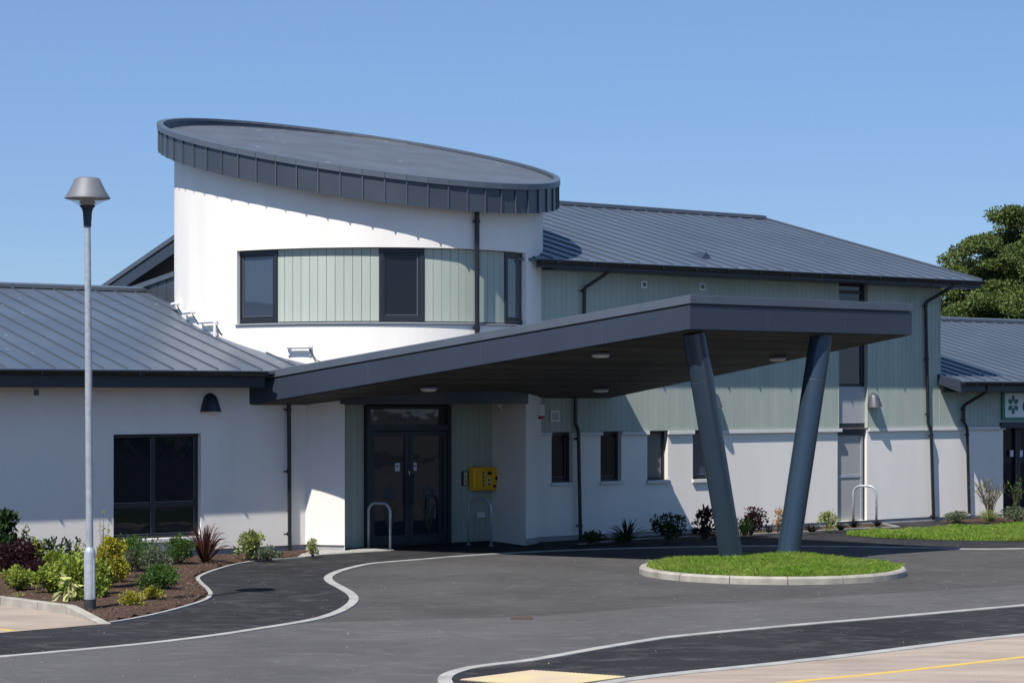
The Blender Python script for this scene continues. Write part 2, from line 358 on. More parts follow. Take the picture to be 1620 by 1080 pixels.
# ------------------------------------------------------------------ grass
def blades(b, poly, n, h=.07, z=lambda x, y: .02, w_=.007, lean=.6):
    xs = [p[0] for p in poly]; ys = [p[1] for p in poly]; k = 0
    while k < n:
        x = random.uniform(min(xs), max(xs)); y = random.uniform(min(ys), max(ys))
        if not inpoly(x, y, poly): continue
        k += 1; a = random.uniform(0, 2*pi); dx, dy = cos(a)*w_, sin(a)*w_
        hh = h*random.uniform(.35, 1.35)*(1+.9*noise.noise(Vector((x*1.7, y*1.7, 3)))); lx = random.gauss(0, lean)*hh; ly = random.gauss(0, lean)*hh; z0 = z(x, y)
        b.add([(x-dx, y-dy, z0), (x+dx, y+dy, z0), (x+dx*.6+lx*.45, y+dy*.6+ly*.45, z0+hh*.6), (x+lx, y+ly, z0+hh)], [(0, 1, 2), (0, 2, 3)])
m_grass = mat('grass_blades', (.17, .30, .03), .55, var=1, vscale=1.3, col2=(.27, .34, .07), island=.45, trans=.4, spec=.25)
ic = Vector((4.10, 34.8)); ir = 2.09
b = MB(); NK = 15
for k in range(NK):                       # kerb stones of the island
    for q in range(6):
        a0 = 2*pi*(k+q/6)/NK+.1; a1 = 2*pi*(k+(q+1)/6)/NK+.1
        if q == 0: a0 += .003
        if q == 5: a1 -= .003
        pts = [(ir*cos(a0), ir*sin(a0)), (ir*cos(a1), ir*sin(a1)), ((ir-.13)*cos(a1), (ir-.13)*sin(a1)), ((ir-.13)*cos(a0), (ir-.13)*sin(a0))]
        pin = [((r_-.025)*cos(a), (r_-.025)*sin(a)) for r_, a in ((ir, a0), (ir, a1))]
        B0 = [Vector((ic.x+x, ic.y+y, 0)) for x, y in pts]; B1 = [Vector((ic.x+x, ic.y+y, .085)) for x, y in pts]
        B2 = [Vector((ic.x+x, ic.y+y, .115)) for x, y in pin+pts[2:]]
        b.hexa(B0, B1); b.hexa([v+Vector((0, 0, .0005)) for v in B1], B2)
b.done('kerb', m_kerb, kind='structure')
def izf(x, y):
    r = sqrt((x-ic.x)**2+(y-ic.y)**2)/ir; return .085+.10*(1-r*r)
b = MB(); prof = [(ir*.001, izf(ic.x, ic.y))]+[(ir*r*.938, izf(ic.x+ir*r, ic.y)) for r in (.2, .4, .6, .8, 1)]
b.lathe(prof, (ic.x, ic.y, 0), 48, cap=False); b.done('grass_mound', m_soil, kind='structure', smooth='all')
ipoly = [(ic.x+(ir-.12)*cos(a*pi/20), ic.y+(ir-.12)*sin(a*pi/20)) for a in range(40)]
b = MB(); blades(b, ipoly, 85000, .065, izf, .0045); tag(b.done('grass', m_grass, kind='stuff', fix=False), 'short bright green grass on the round kerbed island', 'grass')
lw = smooth_path(gp([(1338, 846.5), (1370, 849.5), (1407, 852), (1470, 854), (1533, 855.5), (1640, 856), (1760, 853)]), 3)
lwb = smooth_path(gp([(1760, 827), (1620, 831.5), (1493, 836), (1414, 840), (1365, 843.5), (1338, 846.5)]), 3)
lpoly = [tuple(p[:2]) for p in lw+lwb[:-1]]
flat('lawn_soil', [(x, y, 0) for x, y in lpoly], .012, m_soil)
b = MB(); blades(b, lpoly, 80000, .065, lambda x, y: .012, .0065); tag(b.done('grass', m_grass, kind='stuff', fix=False), 'strip of green lawn beside the path at the right', 'grass')

# ------------------------------------------------------------------ building helpers
def wall(b, s0, s1, t, z0, z1, holes=(), depth=.15):
    ss = sorted({s0, s1, *[h[0] for h in holes], *[h[1] for h in holes]}); zs = sorted({z0, z1, *[h[2] for h in holes], *[h[3] for h in holes]})
    ss = [a for a in ss if s0 <= a <= s1]; zs = [a for a in zs if z0 <= a <= z1]
    for i in range(len(ss)-1):
        for j in range(len(zs)-1):
            a = (ss[i]+ss[i+1])/2; c = (zs[j]+zs[j+1])/2
            if any(h[0] < a < h[1] and h[2] < c < h[3] for h in holes): continue
            b.quad(P(ss[i], t, zs[j]), P(ss[i+1], t, zs[j]), P(ss[i+1], t, zs[j+1]), P(ss[i], t, zs[j+1]))
    for h in holes:
        a, c, e, f = h[:4]; c_ = min(c, s1)
        for q0, q1 in (((a, e), (c_, e)), ((c_, e), (c_, f)), ((c_, f), (a, f)), ((a, f), (a, e))):
            b.quad(P(q0[0], t, q0[1]), P(q1[0], t, q1[1]), P(q1[0], t+depth, q1[1]), P(q0[0], t+depth, q0[1]))
def boards(b, s0, s1, t, z0, z1, holes=(), pitch=.142, th=.016, gap=.005, zf=None):
    n = max(1, round((s1-s0)/pitch)); pw = (s1-s0)/n
    for i in range(n):
        a = s0+i*pw+gap/2; c = s0+(i+1)*pw-gap/2; segs = [(z0, z1)]
        for h in holes:
            if a < h[1] and c > h[0]:
                if a < h[0]-.02 and c > h[0]: c = h[0]
                elif c > h[1]+.02 and a < h[1]: a = h[1]
                else: segs = [q for s_ in segs for q in ((s_[0], min(s_[1], h[2])), (max(s_[0], h[3]), s_[1])) if q[1]-q[0] > .02]
        if c-a < .01: continue
        for q in segs: b.box(a, c, t-th, t, q[0], q[1])
def roof_slope(name, parent, s0, s1, t0, z0, t1, z1, pitch=.443, ph=0, verge=None):
    o = MB(); d = (z1-z0)/(t1-t0)
    o.hexa([P(s0, t0, z0-.05), P(s1, t0, z0-.05), P(s1, t1, z1-.05), P(s0, t1, z1-.05)], [P(s0, t0, z0), P(s1, t0, z0), P(s1, t1, z1), P(s0, t1, z1)])
    b = o; b.mi = 1; s = s0+ph
    while s < s1:
        b.hexa([P(s-.009, t0+.03, z0+d*.03-.01), P(s+.009, t0+.03, z0+d*.03-.01), P(s+.009, t1, z1-.01), P(s-.009, t1, z1-.01)],
               [P(s-.009, t0+.06, z0+d*.06+.024), P(s+.009, t0+.06, z0+d*.06+.024), P(s+.009, t1, z1+.024), P(s-.009, t1, z1+.024)]); s += pitch
    return b.done(name, [m_roof, m_seam], parent)
def gutter(parent, s0, s1, t, z, zf0, board=True):      # black half-round gutter with brackets and the navy board under it
    b = MB(); n = 8; r = .062
    vs = []
    for s in (s0, s1):
        for k in range(n+1):
            a = pi+pi*k/n; vs.append(P(s, t-.06+r*cos(a), z+r*sin(a)))
    b.add(vs, [(k, k+1, n+2+k, n+1+k) for k in range(n)]+[tuple(range(n+1)), tuple(range(n+1, 2*n+2))])
    b.box(s0, s1, t-.125, t-.112, z-.004, z+.014)
    s = s0+.4
    while s < s1: b.box(s-.012, s+.012, t-.13, t, z-.064, z+.004); s += .9
    g = b.done('gutter', m_black, parent, smooth=True)
    b = MB(); b.box(s0, s1, t+.002, t+.03, zf0, z+.03); b.box(s0+(.55 if zf0 > 4 else 0), s1, t+.031, t+OV+.02, zf0-.012, zf0-.001)
    b.done('fascia_board', m_navy, parent)
def pipe(parent, pts, r=.036, clips=(), name='downpipe'):
    b = MB(); pts = [Vector(p) for p in pts]; path = [pts[0]]
    for i in range(1, len(pts)-1):
        a = (pts[i-1]-pts[i]).normalized(); c = (pts[i+1]-pts[i]).normalized(); l = .06
        for k in range(5):
            q = k/4; path.append(pts[i]+a*l*(1-q)**2+c*l*q*q)
    path.append(pts[-1]); b.tube(path, r, 12)
    for c in clips:
        b.tube([c-Vector((0, 0, .03)), c+Vector((0, 0, .03))], r*1.25, 12)
        e = c-Vector((U.x, U.y, 0))*.09; b.tube([c, e], .012, 6); b.tube([e-Vector((0, 0, .015)), e+Vector((0, 0, .015))], .016, 6)
    return b.done(name, m_black, parent, smooth=True)
def window(parent, s0, s1, z0, z1, t, glass, fw=.055, mull=(), trans=(), fm=None, th=.06, sill=None, inner=True):
    f = MB(); fm = fm or m_frame
    f.box(s0, s0+fw, t, t+th, z0, z1); f.box(s1-fw, s1, t, t+th, z0, z1); f.box(s0+fw, s1-fw, t+.001, t+th, z0, z0+fw); f.box(s0+fw, s1-fw, t+.001, t+th, z1-fw, z1)
    for m_ in mull: f.box(m_-fw*.6, m_+fw*.6, t+.002, t+th, z0+fw, z1-fw)
    for z_ in trans: f.box(s0+fw, s1-fw, t+.003, t+th, z_-fw*.6, z_+fw*.6)
    o = f.done('window', fm, parent, bevel=.004)
    g = MB(); g.quad(P(s0+fw*.5, t+.03, z0+fw*.5), P(s1-fw*.5, t+.03, z0+fw*.5), P(s1-fw*.5, t+.03, z1-fw*.5), P(s0+fw*.5, t+.03, z1-fw*.5)); g.done('pane', glass, o)
    return o

# ------------------------------------------------------------------ entrance tower
EC = Vector((-3.05, 43.4)); EA = 3.38; EB = 4.03
def E(th, da=0.0, z=0.0):
    a = (EA+da)*cos(th); c = (EB+da)*sin(th); return Vector((EC.x+a*U.x+c*M.x, EC.y+a*U.y+c*M.y, z))
def Epx(px, da=0.0):                        # near-side angle of the tower wall at photo column px
    T_ = [pi*.6+pi*1.45*i/2400 for i in range(2401)]; X_ = [810+F*E(t, da).x/E(t, da).y for t in T_]
    i0 = X_.index(min(X_)); i1 = X_.index(max(X_)); return min(range(i0, i1+1), key=lambda i: abs(X_[i]-px))*pi*1.45/2400+pi*.6
RA, RB, RZ, RGU, RG, RH = 3.70, 4.35, 7.655, .013, .227, .555
def Rz(x, y):
    d = Vector((x-EC.x, y-EC.y)); return RZ+RGU*d.dot(U)+RG*d.dot(M)
def RE(th, da=0.0, dz=0.0):
    a = (RA+da)*cos(th); c = (RB+da)*sin(th); x = EC.x+a*U.x+c*M.x; y = EC.y+a*U.y+c*M.y; return Vector((x, y, Rz(x, y)+dz))
tower = thing('entrance_tower', (EC.x, EC.y, 0), 'white oval entrance tower with sloping dark disc roof and a curved window band', 'building')
def zat(px, py, da=0.0):
    p = E(Epx(px, da), da); return HC-(py-626)/F*p.y
zb0 = zat(590, 510); zb1 = zat(590, 391)
thL, thR = Epx(375), Epx(832.5); thD0, thD1 = Epx(545), Epx(832)
ZH = 2.665
N = 144; cuts = sorted([2*pi*i/N for i in range(N)]+[x % (2*pi) for x in (thL, thR, thD0, thD1)])
def inr(t0, t1, x): return t0 < x < t1
b = MB(); C = cuts+[cuts[0]+2*pi]
for i in range(len(C)-1):
    a, c = C[i], C[i+1]; mid = (a+c)/2 % (2*pi)
    if c-a < 1e-6: continue
    tA = Rz(*E(a)[:2])-RH+.03; tC = Rz(*E(c)[:2])-RH+.03
    zones = []
    lo = ZH if inr(thD0, thD1, mid) else 0.12
    if inr(thL, thR, mid): zones = [(lo, zb0, zb0), (zb1, tA, tC)]
    else: zones = [(lo, tA, tC)]
    for z0, z1, z2 in zones: b.quad(E(a, 0, z0), E(c, 0, z0), E(c, 0, z2), E(a, 0, z1))
    if inr(thL, thR, mid):
        for zz in (zb0, zb1): b.quad(E(a, 0, zz), E(c, 0, zz), E(c, -.14, zz), E(a, -.14, zz))
    if inr(thD0, thD1, mid): b.quad(E(a, 0, ZH), E(c, 0, ZH), E(c, -.25, ZH), E(a, -.25, ZH))
for th in (thL, thR): b.quad(E(th, 0, zb0), E(th, -.14, zb0), E(th, -.14, zb1), E(th, 0, zb1))
# jambs of the entrance recess
tD = .8; sJ0 = WS(545, tD)-.25; sJ1 = WS(778, tD)
pj = E(thD1); b.quad(pj, P(sJ1, tD, 0), P(sJ1, tD, 2.9), Vector((pj.x, pj.y, 2.9)))
pj0 = E(thD0); b.quad(pj0, P(sJ0, tD, 0), P(sJ0, tD, 2.9), Vector((pj0.x, pj0.y, 2.9)))
b.done('wall', m_white, tower, smooth=True)
b = MB()                                       # plinth recessed a little
for i in range(len(C)-1):
    a, c = C[i], C[i+1]; mid = (a+c)/2 % (2*pi)
    if inr(thD0, thD1, mid) or c-a < 1e-6: continue
    b.quad(E(a, -.03, -.05), E(c, -.03, -.05), E(c, -.03, .12), E(a, -.03, .12)); b.quad(E(a, -.03, .12), E(c, -.03, .12), E(c, 0, .12), E(a, 0, .12))
b.done('plinth', m_plinth, tower)
# header band over the entrance
b = MB()
for k in range(24):
    a = thD0-.02+(thD1-thD0+.02)*k/24; c = thD0-.02+(thD1-thD0+.02)*(k+1)/24
    b.hexa([E(a, .05, ZH-.015), E(c, .05, ZH-.015), E(c, -.2, ZH-.015), E(a, -.2, ZH-.015)], [E(a, .05, 3.0), E(c, .05, 3.0), E(c, -.2, 3.0), E(a, -.2, 3.0)])
b.done('header', m_navy, tower)
# window band: cladding boards and windows
def band_boards(x0, x1):
    a0, a1 = Epx(x0, -.10), Epx(x1, -.10); L = (E(a1)-E(a0)).length; n = max(2, round(L/.168)); b = MB()
    for k in range(n):
        a = a0+(a1-a0)*(k+.025)/n; c = a0+(a1-a0)*(k+.975)/n
        b.hexa([E(a, -.10, zb0+.03), E(c, -.10, zb0+.03), E(c, -.13, zb0+.03), E(a, -.13, zb0+.03)], [E(a, -.10, zb1-.012), E(c, -.10, zb1-.012), E(c, -.13, zb1-.012), E(a, -.13, zb1-.012)])
    return b
for x0, x1 in ((438, 600), (671, 800)): band_boards(x0, x1).done('cladding', m_green, tower)
b = MB()
for k in range(60):
    a = thL+(thR-thL)*k/60; c = thL+(thR-thL)*(k+1)/60; b.quad(E(a, -.135, zb0), E(c, -.135, zb0), E(c, -.135, zb1), E(a, -.135, zb1))
b.done('cladding_backing', m_gback, tower)
def chord_window(x0, x1, glass, fw=.085, fl=None):
    a = E(Epx(x0, -.07), -.07); c = E(Epx(x1, -.07), -.07); d = (c-a).normalized(); L = (c-a).length; n_ = Vector((-d.y, d.x, 0))
    if n_.dot(Vector((0, 1, 0))) < 0: n_ = -n_
    def bx(b, l0, l1, z0, z1, t0=0, t1=.06):
        q = [a+d*l0+n_*t0, a+d*l1+n_*t0, a+d*l1+n_*t1, a+d*l0+n_*t1]
        b.hexa([Vector((p.x, p.y, z0)) for p in q], [Vector((p.x, p.y, z1)) for p in q])
    b = MB(); z0, z1 = zb0+.02, zb1-.005
    bx(b, 0, fw, z0, z1); bx(b, L-fw, L, z0, z1); bx(b, fw, L-fw, z0, z0+fw, .001); bx(b, fw, L-fw, z1-fw, z1, .001)
    for l0, l1, e0, e1 in ((fw, fw+.03, z0+fw, z1-fw), (L-fw-.03, L-fw, z0+fw, z1-fw), (fw+.03, L-fw-.03, z0+fw, z0+fw+.03), (fw+.03, L-fw-.03, z1-fw-.03, z1-fw)): bx(b, l0, l1, e0, e1, .015)
    o = b.done('window', m_frame, tower, bevel=.004)
    g = MB(); g.quad(*[Vector((p.x, p.y, z)) for p, z in ((a+d*fw*.6+n_*.035, z0+.05), (a+d*(L-fw*.6)+n_*.035, z0+.05), (a+d*(L-fw*.6)+n_*.035, z1-.05), (a+d*fw*.6+n_*.035, z1-.05))]); g.done('pane', glass, o)
    b = MB(); bx(b, fw+.032, L-fw-.032, z0+fw+.031, z0+fw+.040, .012, .03); bx(b, L-fw-.042, L-fw-.032, z0+fw+.041, z1-fw-.04, .012, .03) if fl else bx(b, fw+.032, fw+.042, z0+fw+.041, z1-fw-.04, .012, .03)
    b.done('glazing_bead', m_silver, o)
chord_window(376, 438, m_glass_up); chord_window(600, 671, m_glass_low, fl=1); chord_window(800, 831.5, m_glass_up, fl=1)
b = MB()
for k in range(60):
    a = thL-.006+(thR-thL+.012)*k/60; c = thL-.006+(thR-thL+.012)*(k+1)/60
    b.hexa([E(a, .03, zb0-.03), E(c, .03, zb0-.03), E(c, -.12, zb0-.005), E(a, -.12, zb0-.005)], [E(a, .03, zb0-.012), E(c, .03, zb0-.012), E(c, -.12, zb0+.018), E(a, -.12, zb0+.018)])
b.done('window_sill', m_cap, tower)
# roof disc
NP = 62
dzr = lambda th: -.125+.06*cos(th)
b = MB(); vs = [RE(2*pi*i/NP, -.10, dzr(2*pi*i/NP)) for i in range(NP)]; b.add(vs, [tuple(range(NP))])
troof = b.done('roof', m_mem, tower); b = MB()
for i in range(NP):                      # inner upstand
    a, c = 2*pi*i/NP, 2*pi*(i+1)/NP; b.quad(RE(a, -.10, dzr(a)), RE(c, -.10, dzr(c)), RE(c, -.085, -.03), RE(a, -.085, -.03))
b.done('upstand', m_navy, troof)
b = MB()
for i in range(NP):
    a, c = 2*pi*i/NP, 2*pi*(i+1)/NP
    b.hexa([RE(a, -.02, -RH), RE(c, -.02, -RH), RE(c, -.06, -RH), RE(a, -.06, -RH)], [RE(a, -.02, -.06), RE(c, -.02, -.06), RE(c, -.06, -.06), RE(a, -.06, -.06)])
b.mi = 1
for i in range(NP):
    a = 2*pi*i/NP; w_ = .0028
    b.hexa([RE(a-w_, .004, -RH-.002), RE(a+w_, .004, -RH-.002), RE(a+w_, -.03, -RH-.002), RE(a-w_, -.03, -RH-.002)], [RE(a-w_, .004, -.05), RE(a+w_, .004, -.05), RE(a+w_, -.03, -.05), RE(a-w_, -.03, -.05)])
b.done('fascia_panels', [m_tfas, m_seam], troof)
b = MB()
for i in range(NP):
    g_ = .0008; a, c = 2*pi*i/NP+g_, 2*pi*(i+1)/NP-g_; K = [(.022, -.11), (.022, -.004), (-.09, 0.004), (-.09, -.06)]
    b.hexa([RE(a, K[0][0], K[0][1]), RE(c, K[0][0], K[0][1]), RE(c, -.012, K[0][1]), RE(a, -.012, K[0][1])], [RE(a, *K[1]), RE(c, *K[1]), RE(c, -.012, -.004), RE(a, -.012, -.004)])
    b.hexa([RE(a, -.011, -.05), RE(c, -.011, -.05), RE(c, -.1, -.05), RE(a, -.1, -.05)], [RE(a, -.011, -.004), RE(c, -.011, -.004), RE(c, -.1, 0.004), RE(a, -.1, 0.004)])
b.done('coping', m_cap, troof)
b = MB(); b.add([RE(2*pi*i/NP, -.03, -RH+.012) for i in range(NP)], [tuple(range(NP))]); b.done('soffit', m_navy, troof)
# tower downpipe
tp = Epx(751); q0 = E(tp, .075); zt = Rz(*E(tp)[:2])-RH
pipe(tower, [Vector((q0.x, q0.y, zt+.05)), Vector((q0.x, q0.y, 3.2))], .045, [Vector((q0.x, q0.y, z)) for z in (zt-.22, 4.03)])
# entrance recess: cladding, doors
b = MB(); b.quad(P(sJ0, tD+.02, 0), P(sJ1, tD+.02, 0), P(sJ1, tD+.02, 2.9), P(sJ0, tD+.02, 2.9)); b.done('cladding_backing', m_gback, tower)
dx0, dx1 = WS(576, tD), WS(709.5, tD)
b = MB(); boards(b, sJ0+.1, dx0-.005, tD+.015, .02, 2.9); b.done('cladding', m_green, tower)
b = MB(); boards(b, dx1+.005, sJ1-.003, tD+.015, .02, 2.9); b.done('cladding', m_green, tower)
zz = lambda py, px=640: WP(px, py, tD)[1]
b = MB(); zt = zz(641); zm0, zm1 = zz(681), zz(672)
b.box(dx0, dx0+.08, tD-.10, tD+.02, 0.01, zt); b.box(dx1-.08, dx1, tD-.10, tD+.02, 0.01, zt); b.box(dx0+.08, dx1-.08, tD-.099, tD+.02, zt-.07, zt); b.box(dx0+.08, dx1-.08, tD-.098, tD+.02, zm0, zm1); b.box(dx0+.08, dx1-.08, tD-.10, tD+.02, .01, .035)
ent = b.done('entrance_frame', m_frame, tower, bevel=.004)
b = MB(); b.quad(P(dx0+.05, tD-.04, zm1-.01), P(dx1-.05, tD-.04, zm1-.01), P(dx1-.05, tD-.04, zt-.04), P(dx0+.05, tD-.04, zt-.04)); b.done('pane', m_glass, ent)
mx_ = (dx0+dx1)/2
def text(body, size, s, z, t, m, parent, name='lettering', bold=False):
    cu = bpy.data.curves.new(name, 'FONT'); cu.body = body; cu.size = size; cu.extrude = .001; cu.align_x = 'CENTER'
    if bold: cu.offset = size*.02
    o = bpy.data.objects.new(name, cu); sc.collection.objects.link(o); bpy.context.view_layer.update()
    dg = bpy.context.evaluated_depsgraph_get(); me = bpy.data.meshes.new_from_object(o.evaluated_get(dg)); bpy.data.objects.remove(o)
    me.materials.clear(); me.materials.append(m); off = WL.get(parent.name, Vector())
    for v in me.vertices:
        p = P(s+v.co.x, t-v.co.z, z+v.co.y); v.co = p-off
    o = bpy.data.objects.new(name, me); sc.collection.objects.link(o); o.parent = parent; WL[o.name] = off.copy(); return o
m_faint = mat('faint_lettering', (.10, .11, .12), .5)
text('WELCOME', .14, WS(640, tD), zz(666), tD-.045, m_faint, ent)
for side, (a, c) in enumerate(((dx0+.085, mx_-.005), (mx_+.005, dx1-.085))):
    z0, z1 = .04, zm0-.012; fw = .095
    b = MB(); b.box(a, a+fw, tD-.075, tD-.02, z0, z1); b.box(c-fw, c, tD-.075, tD-.02, z0, z1); b.box(a+fw, c-fw, tD-.074, tD-.02, z0, z0+.17); b.box(a+fw, c-fw, tD-.074, tD-.02, z1-.09, z1)
    d = b.done('door', m_frame, ent, bevel=.004)
for side, (a, c) in enumerate(((dx0+.085, mx_-.005), (mx_+.005, dx1-.085))):
    z0, z1 = .04, zm0-.012; fw = .095
    b = MB(); b.quad(P(a+.05, tD-.05, z0+.1), P(c-.05, tD-.05, z0+.1), P(c-.05, tD-.05, z1-.05), P(a+.05, tD-.05, z1-.05)); b.done('door_pane', m_glass, ent)
    hx = c-.05 if side == 0 else a+.05
    b = MB(); b.tube([P(hx, tD-.13, .75), P(hx, tD-.13, 1.35)], .014, 8); b.tube([P(hx, tD-.13, .82), P(hx, tD-.07, .82)], .01, 6); b.tube([P(hx, tD-.13, 1.28), P(hx, tD-.07, 1.28)], .01, 6); b.done('door_handle', m_black, ent)
    ns = WS(628.5 if side == 0 else 655, tD-.05); nz = zz(738)
    b = MB(); b.box(ns-.055, ns+.055, tD-.055, tD-.052, nz-.075, nz+.075); nn = b.done('notice', m_paper, ent)
    b = MB(); b.box(ns-.035, ns+.035, tD-.057, tD-.0551, nz+.004, nz+.026); b.done('notice_print', m_ink, ent)
    # flower film on the glass
    cs = (a+c)/2+.02; b = MB()
    def leaf2(b, pts, t): b.add([P(x, t, z) for x, z in pts], [tuple(range(len(pts)))])
    leaf2(b, [(cs-.012, .24), (cs+.012, .24), (cs+.012, .85), (cs-.012, .85)], tD-.053)
    for sg in (-1, 1): leaf2(b, [(cs+.01*sg, .25), (cs+.05*sg, .34), (cs+.15*sg, .72), (cs+.2*sg, .82), (cs+.06*sg, .66)], tD-.054)
    b.done('leaf_film', m_stem, ent)
    b = MB()
    for k in range(6):
        an = k*pi/3+.4; qx, qz = cs+.09*cos(an), .98+.09*sin(an)
        b.add([P(qx+.06*cos(j*pi/4), tD-.053-.0002*k, qz+.06*sin(j*pi/4)) for j in range(8)], [tuple(range(8))])
    b.done('flower_film', m_tulip, ent)
b = MB(); b.box(mx_-.022, mx_-.004, tD-.10, tD-.075, zz(752), zz(744)); b.done('lock', m_cpl, ent)

# ------------------------------------------------------------------ left wing
lw_ = thing('single_storey_wing', P(-8, tL+3, 0), 'long low white wing with grey seamed metal roof left of the tower', 'building')
zeL = WP(250, 587, tL-OV)[1]; sLr = -5.0; sL0 = -16
w1 = (WS(179.5, tL), WS(318, tL)); wz1 = WP(250, 686, tL)[1]; wz0 = WP(250, 851, tL)[1]
b = MB(); wall(b, sL0, sLr, tL, .12, zeL, [(w1[0], w1[1], wz0, wz1)], .13); b.quad(P(sL0, tL, 0), P(sL0, 14, 0), P(sL0, 14, zeL), P(sL0, tL, zeL)); b.done('wall', m_white, lw_)
b = MB(); b.quad(P(sL0, tL+.03, -.05), P(sLr, tL+.03, -.05), P(sLr, tL+.03, .12), P(sL0, tL+.03, .12)); b.quad(P(sL0, tL+.03, .12), P(sLr, tL+.03, .12), P(sLr, tL, .12), P(sL0, tL, .12)); b.done('plinth', m_plinth, lw_)
wl = window(lw_, w1[0]+.004, w1[1]-.004, wz0, wz1, tL+.10, m_glass_low, fw=.06, mull=[WS(243, tL+.1)], trans=[WP(250, 798.5, tL+.1)[1]])
b = MB()
smid = WS(243, tL+.1); zmid = WP(250, 798.5, tL+.1)[1]
for a, c, e, f in ((w1[0]+.07, smid-.04, wz0+.07, zmid-.04), (smid+.04, w1[1]-.07, wz0+.07, zmid-.04), (w1[0]+.07, smid-.04, zmid+.045, wz1-.07), (smid+.04, w1[1]-.07, zmid+.045, wz1-.07)):
    b.box(a, c, tL+.112, tL+.127, e, e+.012); b.box(c-.012, c, tL+.112, tL+.127, e+.012, f)
b.done('glazing_bead', m_silver, wl)
b = MB(); b.box(w1[0]-.03, w1[1]+.03, tL-.05, tL+.1, wz0-.07, wz0-.002); b.done('window_sill', m_stone, wl, bevel=.005)
tRL, zRL = ridge(187, 459, tL-OV, zeL+.02)
rl = roof_slope('roof', lw_, sL0-.3, sLr+.6, tL-OV, zeL+.02, tRL, zRL, ph=.21)
b = MB(); b.hexa([P(sL0-.3, tRL, zRL-.05), P(-4, tRL, zRL-.05), P(-4, 15, zRL-1.76), P(sL0-.3, 15, zRL-1.76)], [P(sL0-.3, tRL, zRL), P(-4, tRL, zRL), P(-4, 15, zRL-1.72), P(sL0-.3, 15, zRL-1.72)]); b.done('rear_slope', m_roof, rl)
b = MB(); b.hexa([P(sL0-.3, tRL-.16, zRL-.02), P(-5.6, tRL-.16, zRL-.02), P(-5.6, tRL+.16, zRL-.02), P(sL0-.3, tRL+.16, zRL-.02)], [P(sL0-.3, tRL-.16, zRL+.045), P(-5.6, tRL-.16, zRL+.045), P(-5.6, tRL+.02, zRL+.085), P(sL0-.3, tRL+.02, zRL+.085)]); b.done('ridge_cap', m_cap, rl)
gutter(lw_, sL0, WS(419, tL-OV), tL-OV, zeL-.01, WP(250, 611.5, tL-OV)[1])
# raised end wall clad in upright panels between the low roof and the tower
sU = -5.62; b = MB()
za = lambda t: zeL+.02+.262*(t-(tL-OV))-.04
t0_, t1_ = tRL-3.0, tRL+.02; ztop = lambda t: zRL+.09+(t1_-t)*.135
b.hexa([P(sU, t0_, za(t0_)), P(sU+.1, t0_, za(t0_)), P(sU+.1, t1_, za(t1_)), P(sU, t1_, za(t1_))], [P(sU, t0_, ztop(t0_)), P(sU+.1, t0_, ztop(t0_)), P(sU+.1, t1_, ztop(t1_)), P(sU, t1_, ztop(t1_))])
b.mi = 1
for k in range(8):
    t = t1_-.22-k*.36; b.hexa([P(sU-.02, t-.01, za(t)), P(sU+.01, t-.01, za(t)), P(sU+.01, t+.01, za(t)), P(sU-.02, t+.01, za(t))], [P(sU-.02, t-.01, ztop(t)), P(sU+.01, t-.01, ztop(t)), P(sU+.01, t+.01, ztop(t)), P(sU-.02, t+.01, ztop(t))])
up = b.done('upstand_panels', [m_tfas, m_seam], lw_)
b = MB(); b.hexa([P(sU-.05, t0_, ztop(t0_)-.03), P(sU+1.5, t0_, ztop(t0_)-.03), P(sU+1.5, t1_+.4, ztop(t1_+.4)-.03), P(sU-.05, t1_+.4, ztop(t1_+.4)-.03)], [P(sU-.05, t0_, ztop(t0_)+.07), P(sU+1.5, t0_, ztop(t0_)+.07), P(sU+1.5, t1_+.4, ztop(t1_+.4)+.07), P(sU-.05, t1_+.4, ztop(t1_+.4)+.07)]); b.done('upstand_cap', m_cap, up)
sp = WS(457, tL-.08)
pipe(lw_, [P(sp, tL-.08, 2.9), P(sp+.02, tL-.08, .03)], .036, [P(sp+.003, tL-.08, z) for z in (2.55, 1.45, .33)])
b = MB(); b.box(*[WS(50, tL), WS(63, tL)], tL-.02, tL, WP(56, 627, tL)[1], WP(56, 614, tL)[1]); v = b.done('vent', m_wpl, lw_, bevel=.004)
b = MB(); b.box(WS(52.5, tL), WS(60.5, tL), tL-.024, tL-.02, WP(56, 625, tL)[1], WP(56, 616, tL)[1]); b.done('grille', m_gback, v)

# ------------------------------------------------------------------ two storey wing
tw = thing('two_storey_wing', P(5, 3.5, 0), 'two storey wing with green boarded upper wall and shallow seamed metal roof', 'building')
sE = WS(1485); zS = WP(1100, 681)[1]; zE = WP(1320, 434, -OV)[1]; sW0 = -.78
zsl = zS-.055
wins = [(872.5, 906, 763), (950, 983, 761), (1024, 1056.7, 759.5), (1096, 1130, 758)]
H1 = [(WS(a), WS(c), WP(a, y)[1], zS) for a, c, y in wins]
sT0, sT1 = WS(1325), WS(1371.5); sDr = WS(1587)
hole_t = (sT0, sT1, .02, 9)
b = MB(); wall(b, sW0, sE, 0, .10, zS, H1+[(sT0, sT1, .1, zS)], .14); b.quad(P(sE, 0, 0), P(sE, 14.6, 0), P(sE, 14.6, 5.2), P(sE, 0, 5.2)); b.done('wall', m_white, tw)
b = MB(); b.box(sW0, WS(1100), .03, .06, -.05, .0995); b.box(WS(1100), sE, .015, .06, -.05, .0995); b.done('plinth', m_plinth, tw)
zc = lambda px, py: WP(px, py)[1]
b = MB()
b.quad(P(sW0, .0, zS), P(sT0, .0, zS), P(sT0, .0, 5.35), P(sW0, .0, 5.35)); b.quad(P(sT1, .0, zS), P(sE, .0, zS), P(sE, .0, 5.35), P(sT1, .0, 5.35)); b.done('cladding_backing', m_gback, tw)
